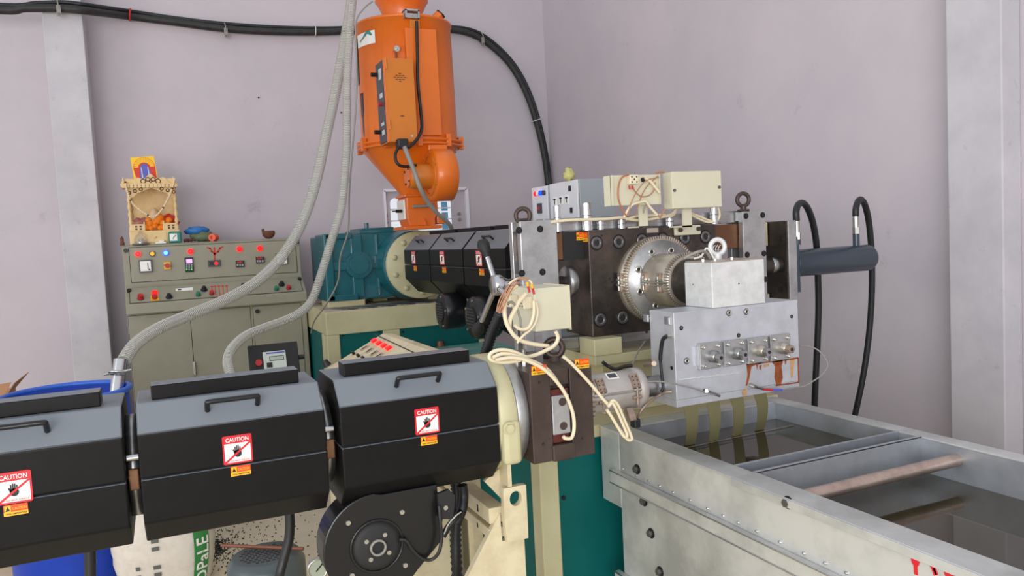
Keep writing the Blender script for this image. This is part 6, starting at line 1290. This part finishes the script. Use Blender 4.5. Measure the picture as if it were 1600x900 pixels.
# steel wand in the drum
wt = thing('suction_wand', P(184, 600, y=4.2), 'steel suction wand with clamp stuck in the blue drum', 'suction wand')
a, b = P(189, 562, y=4.3), P(176, 660, y=4.2); C_(a, b, 0.033, n=20).build('pipe', 'steel_bright', wt)
q = P(184, 583, y=4.25); MB().torus(q, (a - b), 0.04, 0.007, n=24, m=6).build('pipe_clamp', 'bolt_zinc', wt); C_(q + V((-0.06, 0, 0)), q + V((0.06, 0, 0.01)), 0.006, n=8).build('clamp_screw', 'bolt_zinc', wt)
# drum
dc = V((-0.462, 4.2, 0)); R_ = 0.272
db = thing('blue_drum', dc, 'open blue plastic drum standing behind the near extruder', 'drum')
MB().lathe(dc, (0, 0, 1), [(0.001, 0.012), (R_ - 0.02, 0.0), (R_ - 0.005, 0.01), (R_, 0.05), (R_ + 0.004, 0.28), (R_ + 0.012, 0.3), (R_ + 0.004, 0.32), (R_ + 0.004, 0.58), (R_ + 0.012, 0.6), (R_ + 0.004, 0.62), (R_, 0.85), (R_ - 0.012, 0.86), (R_ - 0.012, 0.62), (R_ - 0.01, 0.05), (0.001, 0.03)], n=56).build('shell', 'drum_blue', db)
MB().torus(dc + V((0, 0, 0.868)), (0, 0, 1), R_ + 0.002, 0.014, n=56, m=10).build('rim', mat('drum_rim', (52, 104, 206), 0.35), db)
MB().lathe(dc, (0, 0, 1), [(0.001, 0.4), (R_ - 0.015, 0.4)], n=40).build('flakes', 'granule', label='dark plastic flakes filling the lower half of the drum', cat='flakes', kind='stuff')
# carton edge at the far left
cb_ = thing('cardboard_box', (-0.95, 4.55, 0), 'open cardboard box left of the blue drum', 'carton')
q = P(12, 612, y=4.5)
B(q.x - 0.42, q.x - 0.02, 4.5, 4.85, 0, q.z - 0.03).build('carton', 'cardboard', cb_)
MB().prism([V((q.x - 0.42, 4.5, q.z - 0.03)), V((q.x - 0.02, 4.5, q.z - 0.03)), P(18, 597, y=4.47), P(-60, 612, y=4.47)], (0, -0.006, 0)).build('flap', 'cardboard', cb_)
MB().prism([V((q.x - 0.02, 4.5, q.z - 0.03)), V((q.x - 0.02, 4.8, q.z - 0.03)), V((q.x + 0.05, 4.8, q.z + 0.05)), P(22, 598, y=4.47)], (0.005, 0, 0)).build('flap', 'cardboard', cb_)
# woven sack
sb = P(262, 905, z=0.02); bc = V((sb.x, sb.y + 0.02, 0))
sk = thing('woven_sack', bc, 'white woven sack with green printed band on the floor', 'sack')
n_, m_ = 36, 18; pv = []; HZ = 0.52
for j in range(m_ + 1):
    t = j / m_; z_ = HZ * t; w1 = 0.205 * (0.9 + 0.16 * math.sin(PI * min(1, t * 1.15))) * (1 - 0.45 * max(0, t - 0.72) / 0.28); d1 = 0.15 * (0.75 + 0.5 * math.sin(PI * (0.12 + 0.8 * t))) * (1 - 0.75 * max(0, t - 0.75) / 0.25)
    for i in range(n_):
        a = 2 * PI * i / n_; e_ = 0.72; cx_ = math.copysign(abs(math.cos(a)) ** e_, math.cos(a)); sx_ = math.copysign(abs(math.sin(a)) ** e_, math.sin(a)); k_ = 1 + 0.012 * math.sin(t * 40 + 3 * a)
        pv.append(bc + V((cx_ * w1 * k_, sx_ * d1 * k_, z_)))
mbk = MB(); mbk.add(pv, [(j * n_ + i, j * n_ + (i + 1) % n_, (j + 1) * n_ + (i + 1) % n_, (j + 1) * n_ + i) for j in range(m_) for i in range(n_)] + [tuple(range(n_ - 1, -1, -1)), tuple(m_ * n_ + i for i in range(n_))], True)
sk_b = mbk.build('cloth', 'bag_white', sk)
def on_sack(ang_, z_, off=0.0015):
    t = z_ / HZ; w1 = 0.205 * (0.9 + 0.16 * math.sin(PI * min(1, t * 1.15))) * (1 - 0.45 * max(0, t - 0.72) / 0.28); d1 = 0.15 * (0.75 + 0.5 * math.sin(PI * (0.12 + 0.8 * t))) * (1 - 0.75 * max(0, t - 0.75) / 0.25)
    e_ = 0.72; cx_ = math.copysign(abs(math.cos(ang_)) ** e_, math.cos(ang_)); sx_ = math.copysign(abs(math.sin(ang_)) ** e_, math.sin(ang_))
    return bc + V((cx_ * (w1 * 1.014 + off), sx_ * (d1 * 1.014 + off), z_))
def sack_band(a0, a1, z0, z1, m, name, par, off): 
    mb = MB(); pv = []; nn_ = 6; mm_ = 14
    for j in range(mm_ + 1):
        for i in range(nn_ + 1): pv.append(on_sack(a0 + (a1 - a0) * i / nn_, z0 + (z1 - z0) * j / mm_, off))
    mb.add(pv, [(j * (nn_ + 1) + i, j * (nn_ + 1) + i + 1, (j + 1) * (nn_ + 1) + i + 1, (j + 1) * (nn_ + 1) + i) for j in range(mm_) for i in range(nn_)], True); return mb.build(name, m, par)
A0, A1 = -PI * 0.36, -PI * 0.22
gb_ = sack_band(A0, A1, 0.0, 0.47, 'bag_green', 'green_band', sk, 0.002)
def sack_text(s, ac, aw, z0, z1, m, par, off):
    if s not in _txt: text(s, (0, 0, -50), (1, 0, 0), (0, 0, 1), 1, 1, m, par); bpy.data.objects.remove(bpy.data.objects[[o.name for o in par.children if o.name.startswith('lettering')][-1]])
    vs_, fs = _txt[s]; MB().add([on_sack(ac - (-1) * 0 + (-y) * aw, z0 + (x + 0.5) * (z1 - z0), off) for x, y in vs_], fs).build('lettering', m, par)
sack_text('OPaLE', (A0 + A1) / 2, (A1 - A0) * 0.8, 0.015, 0.235, 'sticker_white', gb_, 0.0045)
for (ac, z0) in ((-PI * 0.54, 0.10), (-PI * 0.54, 0.135), (-PI * 0.54, 0.22), (-PI * 0.54, 0.255), (-PI * 0.64, 0.06), (-PI * 0.64, 0.10), (-PI * 0.64, 0.14)):
    sack_band(ac, ac + 0.09, z0, z0 + 0.018, 'bag_ink', 'faded_print', sk, 0.0035)

# floor motor seen from above
mc = P(415, 862, z=0.26); mt = thing('floor_motor', (mc.x, mc.y, 0), 'grey motor with perforated top standing on the floor', 'motor')
R_ = 0.155
MB().lathe((mc.x, mc.y, 0), (0, 0, 1), [(0.17, 0.0), (0.17, 0.02), (R_, 0.03), (R_, 0.215), (R_ - 0.022, 0.25), (R_ - 0.03, 0.252), (0.001, 0.252)], n=48).build('housing', 'motor_grey', mt)
for r in range(9):
    for c in range(11):
        x, y = (c - 5) * 0.021 + (0.0105 if r % 2 else 0), (r - 4) * 0.021
        if x * x + y * y < 0.105 ** 2: B(mc.x + x - 0.007, mc.x + x + 0.007, mc.y + y - 0.005, mc.y + y + 0.005, 0.2518, 0.2528).build('vent_hole', 'black_matte', mt)
C_(P(346, 852, z=0.268), P(474, 857.5, z=0.268), 0.0075, n=10).build('copper_rod', 'copper_rod', label='thin rusty rod lying across the floor motor', cat='rod')
# pressure gauge
gp_ = P(497, 889, y=2.5); pg = thing('pressure_gauge', (gp_.x, 2.5, 0), 'small round pressure gauge left of the near blower', 'gauge')
C_(gp_ + V((0, 0.02, 0)), gp_, 0.033, n=28).build('case', 'bolt_zinc', pg); MB().torus(gp_, (0, 1, 0), 0.031, 0.004, n=28, m=8).build('bezel', 'bolt_zinc', pg)
C_(gp_, gp_ + NY * 0.001, 0.028, n=28).build('dial', 'lcd_grey', pg); MB().obox(gp_ + V((0.004, -0.002, 0.004)), (0.011, 0, 0.011), (-0.0015, 0, 0.0015), (0, 0.0005, 0)).build('needle', 'sticker_ink', pg)
C_((gp_.x, 2.51, 0), (gp_.x, 2.51, gp_.z - 0.03), 0.009, n=10).build('pipe', 'bolt_grey', pg)
# spilt granules on the floor
random.seed(9); gm = MB()
for k in range(1500):
    if k < 900: u, v = random.gauss(327, 14), random.gauss(856, 9)
    elif k < 1250: u, v = random.gauss(340, 38), random.gauss(848, 20)
    else: u, v = random.uniform(210, 520), random.uniform(800, 905)
    if v < 780: continue
    q = P(u, v, z=0.003); s_ = random.uniform(0.0018, 0.004); a = random.uniform(0, PI); gm.obox(q, (s_ * math.cos(a), s_ * math.sin(a), 0), (-s_ * math.sin(a) * 0.6, s_ * math.cos(a) * 0.6, 0), (0, 0, 0.002))
gm.build('spilt_granules', 'granule', label='dark plastic granules spilt over the floor beside the sack', cat='granules', kind='stuff')
# cream console with four red lamps
ca = P(598, 521, y=3.7); cbp = P(503, 580, y=3.7); yn = 3.0
con = thing('lamp_console', ((ca.x + cbp.x) / 2, 3.4, 0), 'cream sloping console with four red lamps behind the near cover', 'console')
slope = (ca - cbp); 
MB().prism([V((cbp.x, 3.7, 0)), V((cbp.x, 3.7, cbp.z)), V((ca.x, 3.7, ca.z)), V((ca.x + 0.05, 3.7, ca.z - 0.004)), V((ca.x + 0.05, 3.7, 0))], (0, yn - 3.7, 0)).build('body', 'cream_worn', con, bevel=0.005)
cn = V((-(ca.z - cbp.z), 0, ca.x - cbp.x)).normalized(); cs_ = slope.normalized()
def coP(u, v): return PN(u, v, ca, cn)
for k in range(4):
    q = coP(585 + 7.6 * k, 533.5 + 3.9 * k); lo_ = MB().obox(q + cn * 0.004, cs_ * 0.013, (0, 0.018, 0), cn * 0.008).build('lamp', 'lamp_red', con, bevel=0.003)
    q = coP(570 + 7.6 * k, 545 + 3.9 * k)
    if k < 4: s_ = MB().obox(q + cn * 0.003, cs_ * 0.019, (0, 0.012, 0), cn * 0.003).build('fuse_switch', 'heater_band', con); MB().obox(q + cn * 0.006, cs_ * 0.013, (0, 0.004, 0), cn * 0.002).build('switch_lever', 'brown_steel', s_)
    q = coP(553 + 7.6 * k, 553.5 + 3.9 * k); MB().obox(q + cn * 0.008, cs_ * 0.006, (0, 0.014, 0), cn * 0.006).build('toggle', 'bolt_dark', con)
a = coP(593, 526); b = coP(642, 549); d = (b - a).normalized(); MB().obox((a + b) / 2 + cn * 0.0005, d * ((b - a).length / 2 + 0.1), cs_ * 0.0025, cn * 0.001).build('panel_gap', 'gap_dark', con)
q = coP(512, 571.5); C_(q, q + cn * 0.03, 0.02, 0.012, n=12).build('rotary_knob', 'rubber', con)
# black meter panel on a pedestal
ma = P(387, 541, y=4.6); mb_ = P(464, 532.5, y=4.6)
mpn = thing('meter_panel', ((ma.x + mb_.x) / 2, 4.65, 0), 'black tilted meter panel with display and red button before the cabinet', 'meter panel')
tilt = V((0, -0.32, -1)).normalized(); mn = V((0, -1, 0.32)).normalized(); wv = V((1, 0, 0)); W_ = mb_.x - ma.x
tl = V((ma.x, 4.6, (ma.z + mb_.z) / 2)); Hh = 0.30
cen = tl + wv * (W_ / 2) + tilt * (Hh / 2)
MB().obox(cen - mn * 0.02, wv * (W_ / 2), tilt * (Hh / 2), mn * 0.02).build('panel', 'black_matte', mpn, bevel=0.004)
def mpP(u, v): return PN(u, v, cen, mn)
a, b, c = mpP(410, 551), mpP(445.5, 547), mpP(412, 590)
dsp = MB().obox((a + b) / 2 + tilt * 0.085 + mn * 0.004, wv * ((b.x - a.x) / 2), tilt * 0.085, mn * 0.006).build('meter', mat('meter_face', (196, 204, 196), 0.4), mpn, bevel=0.003)
q = mpP(432, 560); MB().obox(q + mn * 0.0105, wv * 0.036, tilt * 0.01, mn * 0.001).build('display', 'lcd_grey', dsp); MB().obox(q + mn * 0.0102, wv * 0.04, tilt * 0.0135, mn * 0.0006).build('display_frame', 'sticker_ink', dsp)
q = mpP(430, 551.5); MB().obox(q + mn * 0.0105, wv * 0.05, tilt * 0.004, mn * 0.001).build('blue_print', 'print_blue', dsp)
q = mpP(421, 571); MB().obox(q + mn * 0.0108, wv * 0.015, tilt * 0.014, mn * 0.003).build('knob', 'sticker_ink', dsp)
q = mpP(404, 567.5); C_(q, q + mn * 0.02, 0.018, n=16).build('push_button', 'button_red', mpn)
q = mpP(467, 558); C_(q, q + V((0.03, 0, 0)), 0.014, n=10).build('side_latch', 'rubber', mpn)
B(cen.x - 0.05, cen.x + 0.05, 4.66, 4.72, 0, cen.z).build('pedestal', 'black_matte', mpn)
